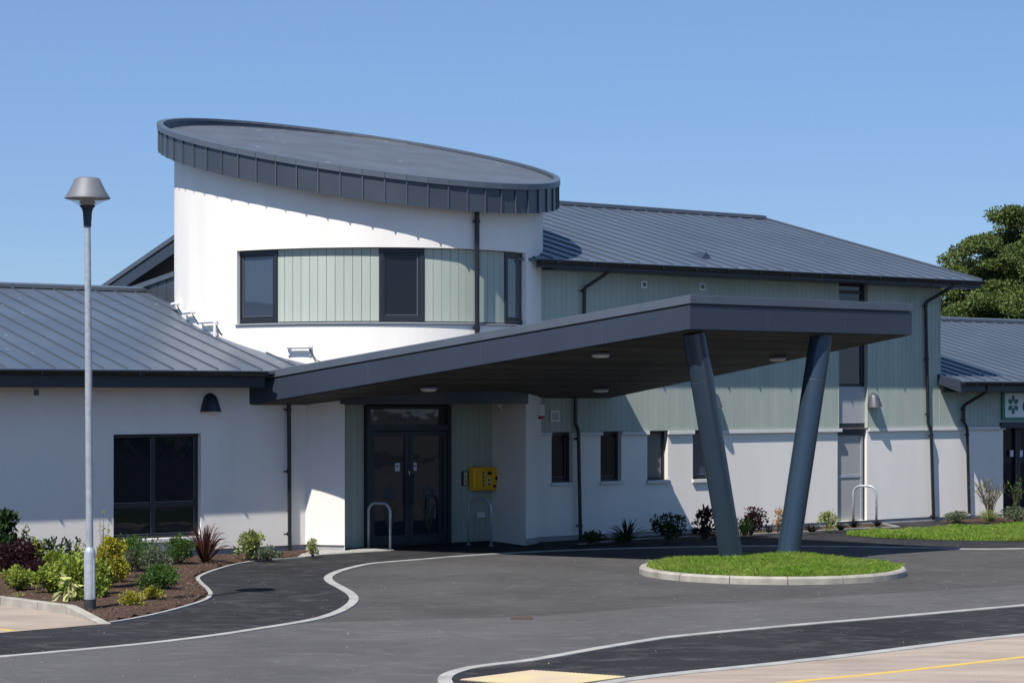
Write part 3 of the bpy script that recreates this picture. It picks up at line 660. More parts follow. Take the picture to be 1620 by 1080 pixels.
b = MB(); boards(b, sW0, sT0, -.012, zS+.012, 5.33); b.box(sT0-.001, sT0+.012, -.034, .14, zS+.012, 5.33); b.done('cladding', m_green, tw)
b = MB(); boards(b, sT1, sE, -.012, zS+.012, 5.33); b.box(sT1-.012, sT1+.001, -.034, .14, zS+.012, 5.33); b.box(sE, sE+.03, -.034, 2, zS+.012, 5.33)
b.done('cladding', m_green, tw)
segs = [(852, 871), (907, 951.5), (982, 1025.5), (1055.5, 1097), (1129, 1330)]
for a, c in segs+[(1372.5, 1485)]: b = MB(); b.box(WS(a), WS(c), -.055, -.001, zsl-.012, zS+.005); b.done('string_course', m_stone, tw, bevel=.004)
for i, (h, g) in enumerate(zip(H1, (m_glass_low, m_glass_low, m_glass_soft, m_glass_up))):
    o = window(tw, h[0]+.004, h[1]-.004, h[2]+.002, h[3]-.002, .10, g, fw=.05)
    b = MB(); b.box(h[0]+.085, h[1]-.085, .115, .128, h[2]+.09, h[2]+.10); b.box(h[1]-.097, h[1]-.085, .115, .128, h[2]+.10, h[3]-.1); b.done('glazing_bead', m_silver, o)
    b = MB(); b.box(h[0]-.02, h[1]+.04, -.05, .1, h[2]-.065, h[2]); b.done('window_sill', m_stone, o, bevel=.004)
# tall window strip
zq = lambda y: WP(1348, y, .06)[1]
o = window(tw, sT0+.013, sT1-.013, zq(611), 5.33, .06, m_glass, fw=.06, trans=[zq(462)])
b = MB(); b.box(sT1-.085, sT1-.075, .075, .088, zq(605), zq(470)); b.done('glazing_bead', m_silver, o)
b = MB(); b.box(sT0+.013, sT1-.013, .05, .09, zq(669), zq(611.5)); b.done('spandrel_panel', m_grey, tw)
b = MB(); b.box(sT0+.013, sT1-.013, .055, .12, zq(684), zq(669.3)); b.done('rail', m_frame, tw)
sM = WS(1331, .06)
o = window(tw, sT0+.013, sT1-.013, .04, zq(684.3), .06, m_glass_grey, fw=.05)
b = MB(); b.box(sT1-.12, sT1-.065, .064, .088, .1, zq(690)); b.box(sT0+.065, sT1-.12, .075, .088, zq(755), zq(751)); b.done('glazing_bead', m_galv, o)
# roof
tR, zR = ridge(1205, 347, -OV, zE+.02); sV = WS(1553, -OV)
r2 = roof_slope('roof', tw, -2.0, sV, -OV, zE+.02, tR, zR+.02, ph=.3)
b = MB(); tF = 8.95; zr2 = lambda t: zR+.02-max(0, t-tF)*(zR-5.36)/(15.2-tF)
for a, c in ((tR, tF), (tF, 15.4)): b.hexa([P(-2.0, a, zr2(a)-.06), P(sV, a, zr2(a)-.06), P(sV, c, zr2(c)-.06), P(-2.0, c, zr2(c)-.06)], [P(-2.0, a, zr2(a)), P(sV, a, zr2(a)), P(sV, c, zr2(c)), P(-2.0, c, zr2(c))])
b.done('rear_slope', m_roof, r2)
for s in (-2.03, sV-.0):
    b = MB()
    for t0, t1, z0, z1 in ((-OV, tR, zE+.02, zR+.02), (tR, tF, zR+.02, zR+.02), (tF, 15.4, zR+.02, zr2(15.4))):
        b.hexa([P(s, t0, z0-.06), P(s+.03, t0, z0-.06), P(s+.03, t1, z1-.06), P(s, t1, z1-.06)], [P(s, t0, z0+.05), P(s+.03, t0, z0+.05), P(s+.03, t1, z1+.05), P(s, t1, z1+.05)])
    b.done('verge_cap', m_cap, r2)
b = MB()
for t0, t1, z0, z1 in ((tF, 15.4, zR, zr2(15.4)-.02), (tR, tF, zR, zR)):
    b.hexa([P(-2.0, t0, z0-.34), P(-1.97, t0, z0-.34), P(-1.97, t1, z1-.34), P(-2.0, t1, z1-.34)], [P(-2.0, t0, z0-.06), P(-1.97, t0, z0-.06), P(-1.97, t1, z1-.06), P(-2.0, t1, z1-.06)])
    b.hexa([P(-1.97, t0, z0-.34), P(-1.0, t0, z0-.34), P(-1.0, t1, z1-.34), P(-1.97, t1, z1-.34)], [P(-1.97, t0, z0-.32), P(-1.0, t0, z0-.32), P(-1.0, t1, z1-.32), P(-1.97, t1, z1-.32)])
b.done('verge_board', m_fas, r2)
b = MB(); b.box(-1.4, -1.2, 5, 14.6, 0, 4.9); b.hexa([P(-1.4, 5, 4.9), P(-1.2, 5, 4.9), P(-1.2, 14.6, 4.9), P(-1.4, 14.6, 4.9)], [P(-1.4, 5, 6.3), P(-1.2, 5, 6.3), P(-1.2, 14.6, 5.05), P(-1.4, 14.6, 5.05)]); b.done('end_wall', m_navy, tw)
b = MB(); b.hexa([P(-2, tR-.16, zR), P(sV, tR-.16, zR), P(sV, tR+.16, zR), P(-2, tR+.16, zR)], [P(-2, tR-.16, zR+.075), P(sV, tR-.16, zR+.075), P(sV, tR+.02, zR+.11), P(-2, tR+.02, zR+.11)]); b.done('ridge_cap', m_cap, r2)
gutter(tw, WS(850, -OV), sV, -OV, zE-.01, WP(1320, 443, -OV)[1]-.02)
# roof vent cowl
cs_, ct_ = WS(1112, .45), .45
zc_ = zE+.02+.262*(ct_+OV); b = MB()
b.add([P(cs_-.17, ct_-.12, zc_-.05), P(cs_+.17, ct_-.12, zc_-.05), P(cs_, ct_-.10, zc_+.12), P(cs_, ct_+.45, zc_+.12), P(cs_-.17, ct_+.4, zc_), P(cs_+.17, ct_+.4, zc_)], [(0, 1, 2), (1, 5, 3, 2), (0, 2, 3, 4), (4, 3, 5)]); b.done('roof_cowl', m_fas, r2)
for x, y in ((1018.5, 450), (1110.5, 453.5)):
    b = MB(); s0, z0 = WP(x-4.5, y+5.5, -.035); s1, z1 = WP(x+4.5, y-5.5, -.035); b.box(s0, s1, -.055, -.034, z0, z1); v = b.done('vent', m_wpl, tw, bevel=.004)
    b = MB(); b.box(s0+.03, s1-.03, -.058, -.0551, z0+.035, z1-.035); b.done('grille', m_gback, v)
b = MB(); s0, z0 = WP(870.5, 666.5, -.035); s1, z1 = WP(884.5, 649, -.035); b.box(s0, s1, -.055, -.034, z0, z1); v = b.done('vent', m_wpl, tw, bevel=.004)
b = MB()
for k in range(5): b.box(s0+.03, s1-.03, -.058, -.0551, z0+.03+k*.03, z0+.045+k*.03)
b.done('grille', m_gback, v)
def pt(px, py, t): s, z = WP(px, py, t); return P(s, t, z)
pipe(tw, [pt(965, 421, -OV), pt(964, 430, -OV+.03), pt(925, 455, -.09), pt(923, 560, -.09)], .034, [pt(924, 460, -.09), pt(923, 520, -.09)])
pipe(tw, [pt(910.5, 600, -.09), pt(910.5, 671, -.09), pt(915, 679, -.09), pt(918.5, 855, -.09)], .036, [pt(914.5, 694, -.09), pt(917.8, 831, -.09)])
pipe(tw, [pt(1507, 443, -OV), pt(1506.5, 454, -OV+.03), pt(1464.5, 478, -.09), pt(1468.5, 670, -.09), pt(1473, 677, -.12), pt(1477, 822, -.12)], .038, [pt(1464.7, 484, -.09), pt(1466.5, 568, -.09), pt(1468.3, 655, -.09), pt(1473.5, 689, -.12), pt(1476.5, 816, -.12)])

# ------------------------------------------------------------------ low wing at the right
rw = thing('single_storey_wing', P(14, 3, 0), 'low wing at the right edge with green signboard over dark doors', 'building')
zGe = WP(1560, 604.5, -OV)[1]; sX1 = 24
b = MB(); wall(b, sE+.0, sDr, 0, .08, zS, [], .1); b.quad(P(sDr, 0, 0), P(sDr, .5, 0), P(sDr, .5, zS), P(sDr, 0, zS)); b.done('wall', m_white, rw)
b = MB(); b.box(sE, sDr, .02, .05, -.05, .08); b.done('plinth', m_plinth, rw)
b = MB(); boards(b, sE+.032, sDr+.2, -.012, zS+.012, zGe); boards(b, sDr+.2, sX1, -.012, WP(1600, 668)[1], zGe); b.done('cladding', m_green, rw)
b = MB(); b.quad(P(sE, 0, zS), P(sX1, 0, zS), P(sX1, 0, zGe), P(sE, 0, zGe)); b.done('cladding_backing', m_gback, rw)
b = MB(); b.box(sE+.001, WS(1588.5), -.055, -.001, zsl-.012, zS+.005); b.done('string_course', m_stone, rw, bevel=.004)
zdh = WP(1600, 676)[1]
b = MB(); b.box(WS(1580), sX1, -.07, .02, zdh-.01, WP(1600, 667.5)[1]); b.done('door_head', m_frame, rw)
b = MB(); b.quad(P(sDr, .3, 0), P(sX1, .3, 0), P(sX1, .3, zdh), P(sDr, .3, zdh)); b.done('glazing', m_glass_low, rw)
b = MB()
for s in (sDr+.03, sDr+.75, sDr+.85, sDr+1.6, sDr+2.4): b.box(s, s+.08, .24, .31, 0, zdh)
b.box(sDr, sDr+3, .25, .31, 0, .2); b.done('door', m_frame, rw)
for px, py in ((1598.5, 717), (1613.5, 717)):
    b = MB(); s, z = WP(px, py, .28); b.box(s-.05, s+.05, .235, .262, z-.075, z+.075); b.done('notice', m_paper, rw)
zq0 = zGe+.02; sg0 = WS(1519, -OV); tRr, zRr = ridge(1550, 508, -OV, zq0)
r3 = roof_slope('roof', rw, sE+.035, sX1, -.02, zq0+.262*(OV-.02), tRr, zRr, ph=.1)
b = MB(); sv = WS(1482, 0); 
b.hexa([P(sv, -.02, zq0+.262*OV-.055), P(sg0, -OV, zq0-.05), P(sX1, -OV, zq0-.05), P(sX1, -.02, zq0+.262*OV-.055)], [P(sv, -.02, zq0+.262*OV-.005), P(sg0, -OV, zq0), P(sX1, -OV, zq0), P(sX1, -.02, zq0+.262*OV-.005)]); be = b
b = MB(); b.hexa([P(sv-.02, -.04, zq0-.05), P(sg0-.01, -OV-.015, zq0-.25), P(sg0+.03, -OV-.015, zq0-.25), P(sv+.05, -.04, zq0-.05)], [P(sv-.02, -.04, zq0+.262*OV+.01), P(sg0-.01, -OV-.015, zq0+.01), P(sg0+.03, -OV-.015, zq0+.01), P(sv+.05, -.04, zq0+.262*OV+.01)]); b.done('verge_board', m_fas, r3)
b = be; b.mi = 1; s = sE+.135
while s < sX1:
    if s > sg0+.02: b.hexa([P(s-.009, -OV+.03, zq0), P(s+.009, -OV+.03, zq0), P(s+.009, .0, zq0+.262*OV-.01), P(s-.009, .0, zq0+.262*OV-.01)], [P(s-.009, -OV+.06, zq0+.045), P(s+.009, -OV+.06, zq0+.045), P(s+.009, .0, zq0+.262*OV+.03), P(s-.009, .0, zq0+.262*OV+.03)])
    s += .443
b.done('roof_edge', [m_roof, m_seam], r3)
b = MB(); b.hexa([P(sE, tRr, zRr-.05), P(sX1, tRr, zRr-.05), P(sX1, 14, zRr-1.8), P(sE, 14, zRr-1.8)], [P(sE, tRr, zRr), P(sX1, tRr, zRr), P(sX1, 14, zRr-1.75), P(sE, 14, zRr-1.75)]); b.done('rear_slope', m_roof, r3)
b = MB(); b.hexa([P(sE, tRr-.16, zRr-.02), P(sX1, tRr-.16, zRr-.02), P(sX1, tRr+.16, zRr-.02), P(sE, tRr+.16, zRr-.02)], [P(sE, tRr-.16, zRr+.05), P(sX1, tRr-.16, zRr+.05), P(sX1, tRr+.02, zRr+.09), P(sE, tRr+.02, zRr+.09)]); b.done('ridge_cap', m_cap, r3)
gutter(rw, sg0+.03, sX1, -OV, zGe-.01, WP(1560, 619, -OV)[1])
pipe(rw, [pt(1561, 610, -OV), pt(1560, 620, -OV+.03), pt(1524.5, 641, -.09), pt(1525, 668, -.09), pt(1530, 675, -.12), pt(1533.5, 812, -.12)], .036, [pt(1524.5, 647, -.09), pt(1524.8, 664, -.09), pt(1530.5, 687, -.12)])
# sign
sg = thing('sign', pt(1586, 664, -.05), 'white signboard with green border and a smiling flower over the right doors', 'sign')
s0, z0 = WP(1585, 663.5, -.06); z1 = WP(1585, 620, -.06)[1]; s1 = s0+3.2
b = MB(); b.box(s0, s1, -.085, -.035, z0, z1); b.done('border', m_dgreen, sg, bevel=.004)
b = MB(); b.box(s0+.085, s1-.085, -.089, -.0851, z0+.05, z1-.02); b.done('panel', m_wpl, sg)
fc, fz = WP(1603, 640, -.09); rpx = (z1-z0)/43.5; b = MB()
for k in range(6):
    a = k*pi/3+.52; cx_, cz_ = fc+.125*cos(a), fz+.145*sin(a)
    vs = []
    for j in range(12):
        q = j*pi/6; lx, ly = .078*cos(q), .058*sin(q); vs.append(P(cx_+lx*cos(a)-ly*sin(a), -.0905, cz_+(lx*sin(a)+ly*cos(a))*1.0))
    b.add(vs, [tuple(range(12))])
b.done('flower', m_teal, sg)
b = MB(); path = [P(fc-.03+.06*k/6, -.0915, fz-.02-.018*sin(pi*k/6)) for k in range(7)]; b.tube(path, .006, 5); b.done('smile', m_ink, sg)
for e in (-.02, .02): b = MB(); b.box(fc+e-.005, fc+e+.005, -.0925, -.0905, fz+.015, fz+.035); b.done('eye', m_ink, sg)
text('C', .40, WS(1616, -.09)+.17, WP(1616, 652, -.09)[1], -.0905, m_ink, sg, bold=True)

# ------------------------------------------------------------------ canopy
cA = Vector((2.79, 34.58)); cB = Vector((-4.47, 39.0)); cC = Vector((6.86, 37.84))
def tof(p): return M.dot(Vector(p[:2])-O)
tA = tof(cA)
def zs(p): return 3.845-.146*(tof(p)-tA)
cBk = cA+(cB-cA)*1.035
dR = (Vector((1.57, 43.8))-cC).normalized(); kR = (0.35-tof(cC))/M.dot(dR); cD = cC+dR*kR
cn = thing('entrance_canopy', (3.5, 37, 0), 'large dark metal canopy carried by two leaning columns in front of the entrance', 'canopy')
plan = [cA, cC, cD, P(WS(862, .8), .78, 0).xy, cBk]
def up_(p, dz): return Vector((p[0], p[1], zs(p)+dz))
def shrink(pts, d):
    c = sum(pts, Vector((0, 0)))/len(pts); out = []
    n = len(pts)
    for i in range(n):
        a, b_, e = pts[i-1], pts[i], pts[(i+1) % n]; d1 = (b_-a).normalized(); d2 = (e-b_).normalized(); n1 = Vector((-d1.y, d1.x)); n2 = Vector((-d2.y, d2.x)); m_ = (n1+n2); m_ = m_/max(.2, m_.dot(n1)); out.append(b_+m_*d)
    return out
in1 = shrink(plan, .025); in0 = shrink(plan, -.02)
b = MB(); b.hexa([up_(p, 0) for p in plan], [up_(p, .375) for p in plan]); b.done('fascia', m_fas, cn, bevel=.004)
b = MB(); b.hexa([up_(p, .376) for p in shrink(plan, .03)], [up_(p, .40) for p in shrink(plan, .03)]); b.done('shadow_gap', m_black, cn)
b = MB(); b.hexa([up_(p, .401) for p in in0], [up_(p, .535) for p in in0]); b.done('roof_edge', m_cap, cn, bevel=.006)
b = MB(); b.add([up_(p, .537) for p in shrink(plan, .1)], [tuple(range(5))]); b.done('roof', m_mem, cn)
for a_, c_, ks in ((cA, cBk, (.18, .44, .70, .93)), (cA, cC, (.33, .68))):
    for k in ks:
        p = a_+(c_-a_)*k; e = (c_-a_).normalized(); n_ = Vector((e.y, -e.x)); n_ = n_ if n_.y < 0 else -n_; b = MB()
        q = [p-e*.003-n_*.01, p+e*.003-n_*.01, p+e*.003+n_*.0015, p-e*.003+n_*.0015]
        b.hexa([up_(v, .01) for v in q], [up_(v, .37) for v in q]); b.done('panel_joint', m_seam, cn)
# soffit boards parallel to the front edge, clipped to the plan
def clip(poly, t0, t1):
    def cut(poly, f):
        out = []
        for i in range(len(poly)):
            a, c = poly[i-1], poly[i]; fa, fc_ = f(a), f(c)
            if fa*fc_ < 0: out.append(a+(c-a)*(fa/(fa-fc_)))
            if fc_ >= 0: out.append(c)
        return out
    poly = cut(poly, lambda p: tof(p)-t0); return cut(poly, lambda p: t1-tof(p)) if poly else poly
b = MB(); sp_ = shrink(plan, .06); t = tA+.05
while t < .85:
    q = clip(sp_, t, t+.078)
    if len(q) > 2: b.hexa([up_(p, -.012) for p in q], [up_(p, .002) for p in q])
    t += .09
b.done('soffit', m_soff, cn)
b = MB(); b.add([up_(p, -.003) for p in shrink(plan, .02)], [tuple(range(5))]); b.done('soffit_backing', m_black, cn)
for (bx_, by_), (tx_, ty_) in (((1160, 886), (1097, 520)), ((1244.5, 881.5), (1300, 527))):
    pass
c1b = Vector((3.57, 35.6, .02)); c1t = Vector((2.885, 35.05, 3.86)); c2b = Vector((4.515, 36.3, .02)); c2t = Vector((5.17, 36.83, 3.86))
for a, c in ((c1b, c1t), (c2b, c2t)):
    c = a+(c-a)*((zs(c)+.0-a.z)/(c.z-a.z))
    d = (c-a); b = MB(); b.tube([a, a+d*.22, a+d*.78, a+d*1.0], .187, 40); co = b.done('column', m_col, cn, smooth=True)
    b = MB(); q = a+d*.80; b.tube([q-d*.0012, q+d*.0012], .1895, 40, cap=False); sd = Vector((-U.x*.35-.5, -.85, 0)).normalized()
    b.tube([a+sd*.185, c+sd*.185], .004, 6); b.done('weld_seam', m_seam, co, smooth=True)

# ceiling lights under the canopy
for (x, y, lb) in ((678, 611, 'round white ceiling light under the canopy nearest the left doorway wall'), (950, 557, 'ceiling light left of the leaning left column, higher of the middle pair'), (950, 613, 'ceiling light at the back edge of the soffit, lower of the middle pair'), (1230, 563, 'ceiling light between the two leaning columns')):
    # intersect ray with soffit plane
    k = (x-810)/F; kz = -(y-626)/F
    # z = 3.845-.146*(M.(kY-Ox,Y-Oy)-tA) = HC+kz*Y
    mk = M.x*k+M.y; c0 = M.x*O.x+M.y*O.y
    Y = (3.845+.146*(c0+tA)-HC)/(kz+.146*mk); c = Vector((k*Y, Y)); z = zs(c)-.012
    L = thing('ceiling_light', (c.x, c.y, z), lb, 'light', 'ceiling lights under the canopy')
    b = MB(); b.lathe([(.165, .0), (.165, -.03), (.15, -.035)], (c.x, c.y, z), 28); b.done('base', m_silver, L, smooth=True)
    b = MB(); b.lathe([(.15, -.03), (.14, -.06), (.10, -.078), (.01, -.085)], (c.x, c.y, z), 28); b.done('diffuser', m_lens, L, smooth=True)

# ------------------------------------------------------------------ wall lamps
def wall_lamp(px, py, t, m, lb, sc_=1.0):
    s, z = WP(px, py, t-.12); L = thing('wall_lamp', P(s, t, z), lb, 'wall lamp', 'bell shaped wall lamps')
    b = MB(); n = 20; rows = 20; vs = []
    for i in range(rows+1):
        q = i/rows; zz_ = z+(.17-.34*q)*sc_; r = (.085*min(1, q*5)**.5+.115*q**.8)*sc_
        for k in range(n+1):
            a = -pi+pi*k/n; rr = r; vs.append(P(s+rr*.98*cos(a), t-.005+rr*1.25*sin(a), zz_))
    b.add(vs, [(i*(n+1)+k, i*(n+1)+k+1, (i+1)*(n+1)+k+1, (i+1)*(n+1)+k) for i in range(rows) for k in range(n)]+[tuple(range(n+1))])
    b.done('shade', m, L, smooth='all')
    b = MB(); vs = [P(s+.19*sc_*.86*cos(-pi+pi*k/n), t-.004+.19*sc_*1.25*sin(-pi+pi*k/n), z-.165*sc_) for k in range(n+1)]
    v2 = [P(s+.15*sc_*.86*cos(-pi+pi*k/n), t-.004+.15*sc_*1.25*sin(-pi+pi*k/n), z-.19*sc_) for k in range(n+1)]
    b.add(vs+v2, [(k, k+1, n+2+k, n+1+k) for k in range(n)]+[tuple(range(n+1, 2*n+2))]); b.done('diffuser', m_lens, L)
    return L
wall_lamp(337, 636, tL, m_navy, 'dark bell shaped lamp on the white wall above the left window', .98)
wall_lamp(1133.5, 632, -.035, m_lampg, 'silver grey wall lamp on green boards, partly hidden by the left column', .92)
wall_lamp(1387, 632, -.035, m_lampg, 'silver grey wall lamp on green boards right of the tall window strip', .92)

# ------------------------------------------------------------------ street lamp
lp = G(142.5, 965, .03); lx, ly = lp.x, lp.y; tilt = -.033/5.0
sl_ = thing('street_lamp', (lx, ly, 0), 'tall galvanised lamp post with wide conical grey head standing in the mulch bed', 'street lamp')
def lz(py): return HC-(py-626)/F*ly
def lr(w_px): return w_px/2/F*ly
ax = lambda z: lx+tilt*z
b = MB(); b.tube([(ax(z), ly, z) for z in (-.1, lz(947))], lr(18.6), 24); b.done('base_collar', m_galvd, sl_, smooth=True)
b = MB(); zc0, zc1 = lz(947), lz(873); b.tube([(ax(z), ly, z) for z in (zc0, zc1, lz(868), lz(865.5))], [lr(18.2), lr(18.0), lr(15), lr(12)], 24); p_ = b.done('lower_column', m_galv, sl_, smooth=True)
b = MB(); b.wbox((ax(zc0)+lr(15), ly-lr(12), (zc0+zc1)/2-.03), (.012, .01, .52)); b.done('access_door', m_galv, p_)
b = MB(); b.tube([(ax(z), ly, z) for z in (lz(867), lz(600), lz(357))], [lr(11.6), lr(11.2), lr(9.8)], 24); b.done('pole', m_galv, sl_, smooth=True)
hx_ = ax(lz(330)); zr = lz(314.4)
b = MB(); b.lathe([(lr(12), lz(359)), (lr(12.5), lz(352)), (lr(14.5), lz(336)), (lr(17), lz(331)), (lr(25), lz(325.5)), (lr(24), lz(324.5))], (hx_, ly, 0), 32); b.done('collar', m_navy, sl_, smooth=True)
b = MB(); b.lathe([(lr(24), lz(325.5)), (lr(69), zr+.004)], (hx_, ly, 0), 40, cap=False)
bowl = bpy.data.materials.new('clear_bowl'); bowl.use_nodes = True; n_ = bowl.node_tree.nodes; bb_ = n_['Principled BSDF']; bb_.inputs['Base Color'].default_value = (.9, .9, .88, 1); bb_.inputs['Roughness'].default_value = .03; bb_.inputs['Alpha'].default_value = .28
b.done('bowl', bowl, sl_, smooth=True)
b = MB(); b.lathe([(lr(18), lz(324.5)), (lr(26), lz(321)), (lr(20), lz(316)), (lr(30), lz(312))], (hx_, ly, 0), 28); b.done('louvre', mat('louvre_metal', (.25, .23, .18), .4, metal=.3), sl_, smooth=True)
b = MB(); b.lathe([(lr(71.5), zr), (lr(71), zr+.012), (lr(58.5), lz(303)), (lr(58), lz(302.6)), (lr(40), lz(284)), (lr(35), lz(281.6)), (lr(24), lz(280.8)), (lr(1), lz(280.5))], (hx_, ly, 0), 40, cap=False); b.lathe([(lr(71.5), zr), (lr(40), zr+.05), (.01, zr+.06)], (hx_, ly, 0), 40, cap=False); b.done('lamp_shade', m_silver, sl_, smooth=True)

# ------------------------------------------------------------------ cycle hoops
def hoop(x0, x1, ytop, y0, y1, lb):
    a = G(x0, y0); c = G(x1, y1); h = (y0-ytop)/F*a.y; b = MB(); r = min(.17, (c-a).length*.36); d = (c-a).normalized()
    path = [a, a+Vector((0, 0, h-r))]
    for k in range(1, 8):
        q = pi/2*k/8; path.append(a+d*(r-r*cos(q))+Vector((0, 0, h-r+r*sin(q))))
    path.append(a+d*r+Vector((0, 0, h))); path.append(c-d*r+Vector((0, 0, h)))
    for k in range(1, 8):
        q = pi/2*k/8; path.append(c-d*(r-r*sin(q))+Vector((0, 0, h-r+r*cos(q))))
    path += [c+Vector((0, 0, h-r)), c]
    L = thing('cycle_hoop', a, lb, 'cycle stand', 'steel cycle hoops')
    b.tube(path, .024, 14); b.done('tube', m_galv, L, smooth='all')
    for q in (a, c): b = MB(); b.lathe([(.05, .004), (.05, .012), (.028, .014)], (q.x, q.y, 0), 16); b.done('foot_plate', m_galv, L)
hoop(583, 617.5, 795, 868, 870, 'galvanised cycle hoop standing left in front of the entrance doors')
hoop(741, 777, 788, 861.5, 863.5, 'galvanised cycle hoop in shadow below the yellow cabinet')
hoop(1350, 1386.5, 768, 834.5, 835.5, 'galvanised cycle hoop in front of the tall grey window strip')

# ------------------------------------------------------------------ small things by the door
s, z = WP(770, 757, tD-.1)
df = thing('defibrillator_cabinet', P(s, tD, z-.27), 'yellow defibrillator cabinet on the green boards right of the doors', 'defibrillator')
def dxz(px, py): return WP(px, py, tD-.22)
a0, e0 = dxz(751, 776); a1, e1 = dxz(787, 738)
b = MB(); b.box(a0, a1, tD-.2, tD-.02, e0, e1); b.done('case', m_yel, df, bevel=.03)
b = MB(); b.box(a0+.1, a1-.015, tD-.215, tD-.201, e0+.02, e1-.02); b.done('cabinet_door', m_yel, df, bevel=.01)
b = MB()
for k in range(4):
    s_, z_ = dxz(765, 747.5+k*6.5); b.box(s_-.018, s_+.018, tD-.219, tD-.2155, z_-.03, z_+.03)
b.done('instruction_label', m_blue, df)
s_, z_ = dxz(775, 748); b = MB(); b.box(s_-.055, s_+.05, tD-.219, tD-.2155, z_-.035, z_+.035); b.done('display', m_ink, df)
s_, z_ = dxz(773.5, 761); b = MB(); b.box(s_-.03, s_+.03, tD-.219, tD-.2155, z_-.08, z_+.075); b.done('keypad_label', m_wpl, df)
b = MB(); b.box(s_-.028, s_+.028, tD-.221, tD-.2192, z_-.078, z_-.03); b.box(s_-.02, s_+.02, tD-.221, tD-.2192, z_-.005, z_+.05); b.done('print', m_teal, df)
s_, z_ = dxz(785, 756); b = MB(); b.box(s_-.02, s_+.012, tD-.24, tD-.2155, z_-.035, z_+.035); b.done('latch', m_black, df)
s_, z_ = dxz(783, 768.5); b = MB(); b.box(s_-.04, s_+.03, tD-.2185, tD-.2155, z_-.025, z_+.025); b.done('nameplate', m_ink, df)
text('DEFIBRILLATOR', .028, (a0+a1)/2+.05, e1-.055, tD-.2165, m_red, df)
s, z = WP(734, 756.5, tD)
ic_ = thing('door_intercom', P(s, tD, z), 'slim door entry intercom between the doors and the yellow cabinet', 'intercom')
b = MB(); b.box(s-.07, s+.07, tD-.04, tD-.01, z-.14, z+.14); b.done('surround', m_black, ic_, bevel=.006)
b = MB(); b.box(s-.035, s+.045, tD-.046, tD-.041, z-.12, z+.12); b.done('faceplate', m_cpl, ic_)
b = MB(); b.box(s-.012, s+.022, tD-.05, tD-.0461, z-.075, z-.04); b.done('button', m_black, ic_); b = MB(); b.box(s-.003, s+.012, tD-.05, tD-.0461, z+.0, z+.06); b.done('speaker', m_black, ic_)
s, z = WP(759.5, 814, tD)
b = MB(); b.box(s-.09, s+.09, tD-.06, tD-.01, z-.06, z+.06); sk = b.done('outdoor_socket', m_wpl, bevel=.015); tag(sk, 'small white outdoor socket low on the green boards behind a hoop', 'socket')
# camera on the white jamb and alarm box
jm = lambda px: E(thD1).lerp(P(sJ1, tD, 0), (832-px)/(832-778.))
c = jm(795); z = HC-(641-626)/F*c.y; nj = Vector((-U.x, -U.y, 0))
cc = thing('security_camera', (c.x, c.y, z), 'small white security camera below the canopy on the white jamb', 'security camera')
b = MB(); q = c+nj*.06; b.lathe([(.055, .06), (.055, .0), (.03, -.01)], (q.x, q.y, z-.03), 18); b.done('mount', m_wpl, cc, smooth=True)
b = MB(); b.lathe([(.05, .0), (.055, -.02), (.04, -.055), (.005, -.07)], (q.x, q.y, z-.035), 18); b.done('housing', m_wpl, cc, smooth=True)
b = MB(); q2 = q+Vector((-.01, -.05, 0)); b.lathe([(.018, .01), (.018, -.012)], (q2.x, q2.y, z-.075), 10); b.done('lens', m_black, cc)
ta = Epx(853, .0); c = E(ta); z = HC-(650-626)/F*c.y
al = thing('alarm_box', (c.x, c.y, z), 'white alarm sounder with red base on the curved wall beside the vent', 'alarm')
d = (E(ta+.01)-E(ta-.01)).normalized(); nn_ = Vector((d.y, -d.x, 0)); 
if nn_.y > 0: nn_ = -nn_
def ob(b, c, hw, dp, z0, z1):
    q = [c-d*hw, c+d*hw, c+d*hw+nn_*dp, c-d*hw+nn_*dp]; b.hexa([Vector((p.x, p.y, z0)) for p in q], [Vector((p.x, p.y, z1)) for p in q])
b = MB(); ob(b, c, .11, .09, z-.09, z+.13); b.done('housing', m_wpl, al, bevel=.012)
b = MB(); ob(b, c, .09, .085, z-.15, z-.091); b.done('beacon', m_red, al, bevel=.01)
# cable tray brackets on the tower
for (x, y, w_, lb) in ((283, 487, 8, 'smallest white pipe bracket at the far left edge of the tower wall'), (304, 500, 14, 'white pipe bracket second from the left on the tower wall'), (334, 515, 24, 'white pipe bracket with hanging end above the low roof'), (475, 555, 34, 'widest white pipe bracket, just above the canopy edge')):
    ta, tb = Epx(x-w_/2+.5), Epx(x+w_/2); c = E((ta+tb)/2); z = HC-(y-6-626)/F*c.y
    a, e = E(ta, .09), E(tb, .09); T = thing('pipe_bracket', (c.x, c.y, z), lb, 'bracket', 'white brackets on the tower wall')
    b = MB(); b.tube([Vector((a.x, a.y, z)), Vector((e.x, e.y, z))], .035, 10); b.done('rail', m_wpl, T, smooth=True)
    for th, p in ((ta, a), (tb, e)):
        b = MB(); q = E(th, .0); b.tube([Vector((q.x, q.y, z)), Vector((p.x, p.y, z))], .025, 8); b.wbox((q.x, q.y, z-.05), (.06, .06, .2))
        if p is e and w_ == 24: b.tube([Vector((e.x, e.y, z)), Vector((e.x, e.y, z-.3))], .03, 8)
        b.done('arm', m_wpl, T, smooth=True)
    b = MB(); p0 = Vector((e.x, e.y, z-.03)); p1 = p0+Vector((.12, -.02, -.2)); p2_ = p0+Vector((.25, -.02, -.26)); b.tube([p0, p1, p2_], .01, 6); b.done('cable', m_black, T)

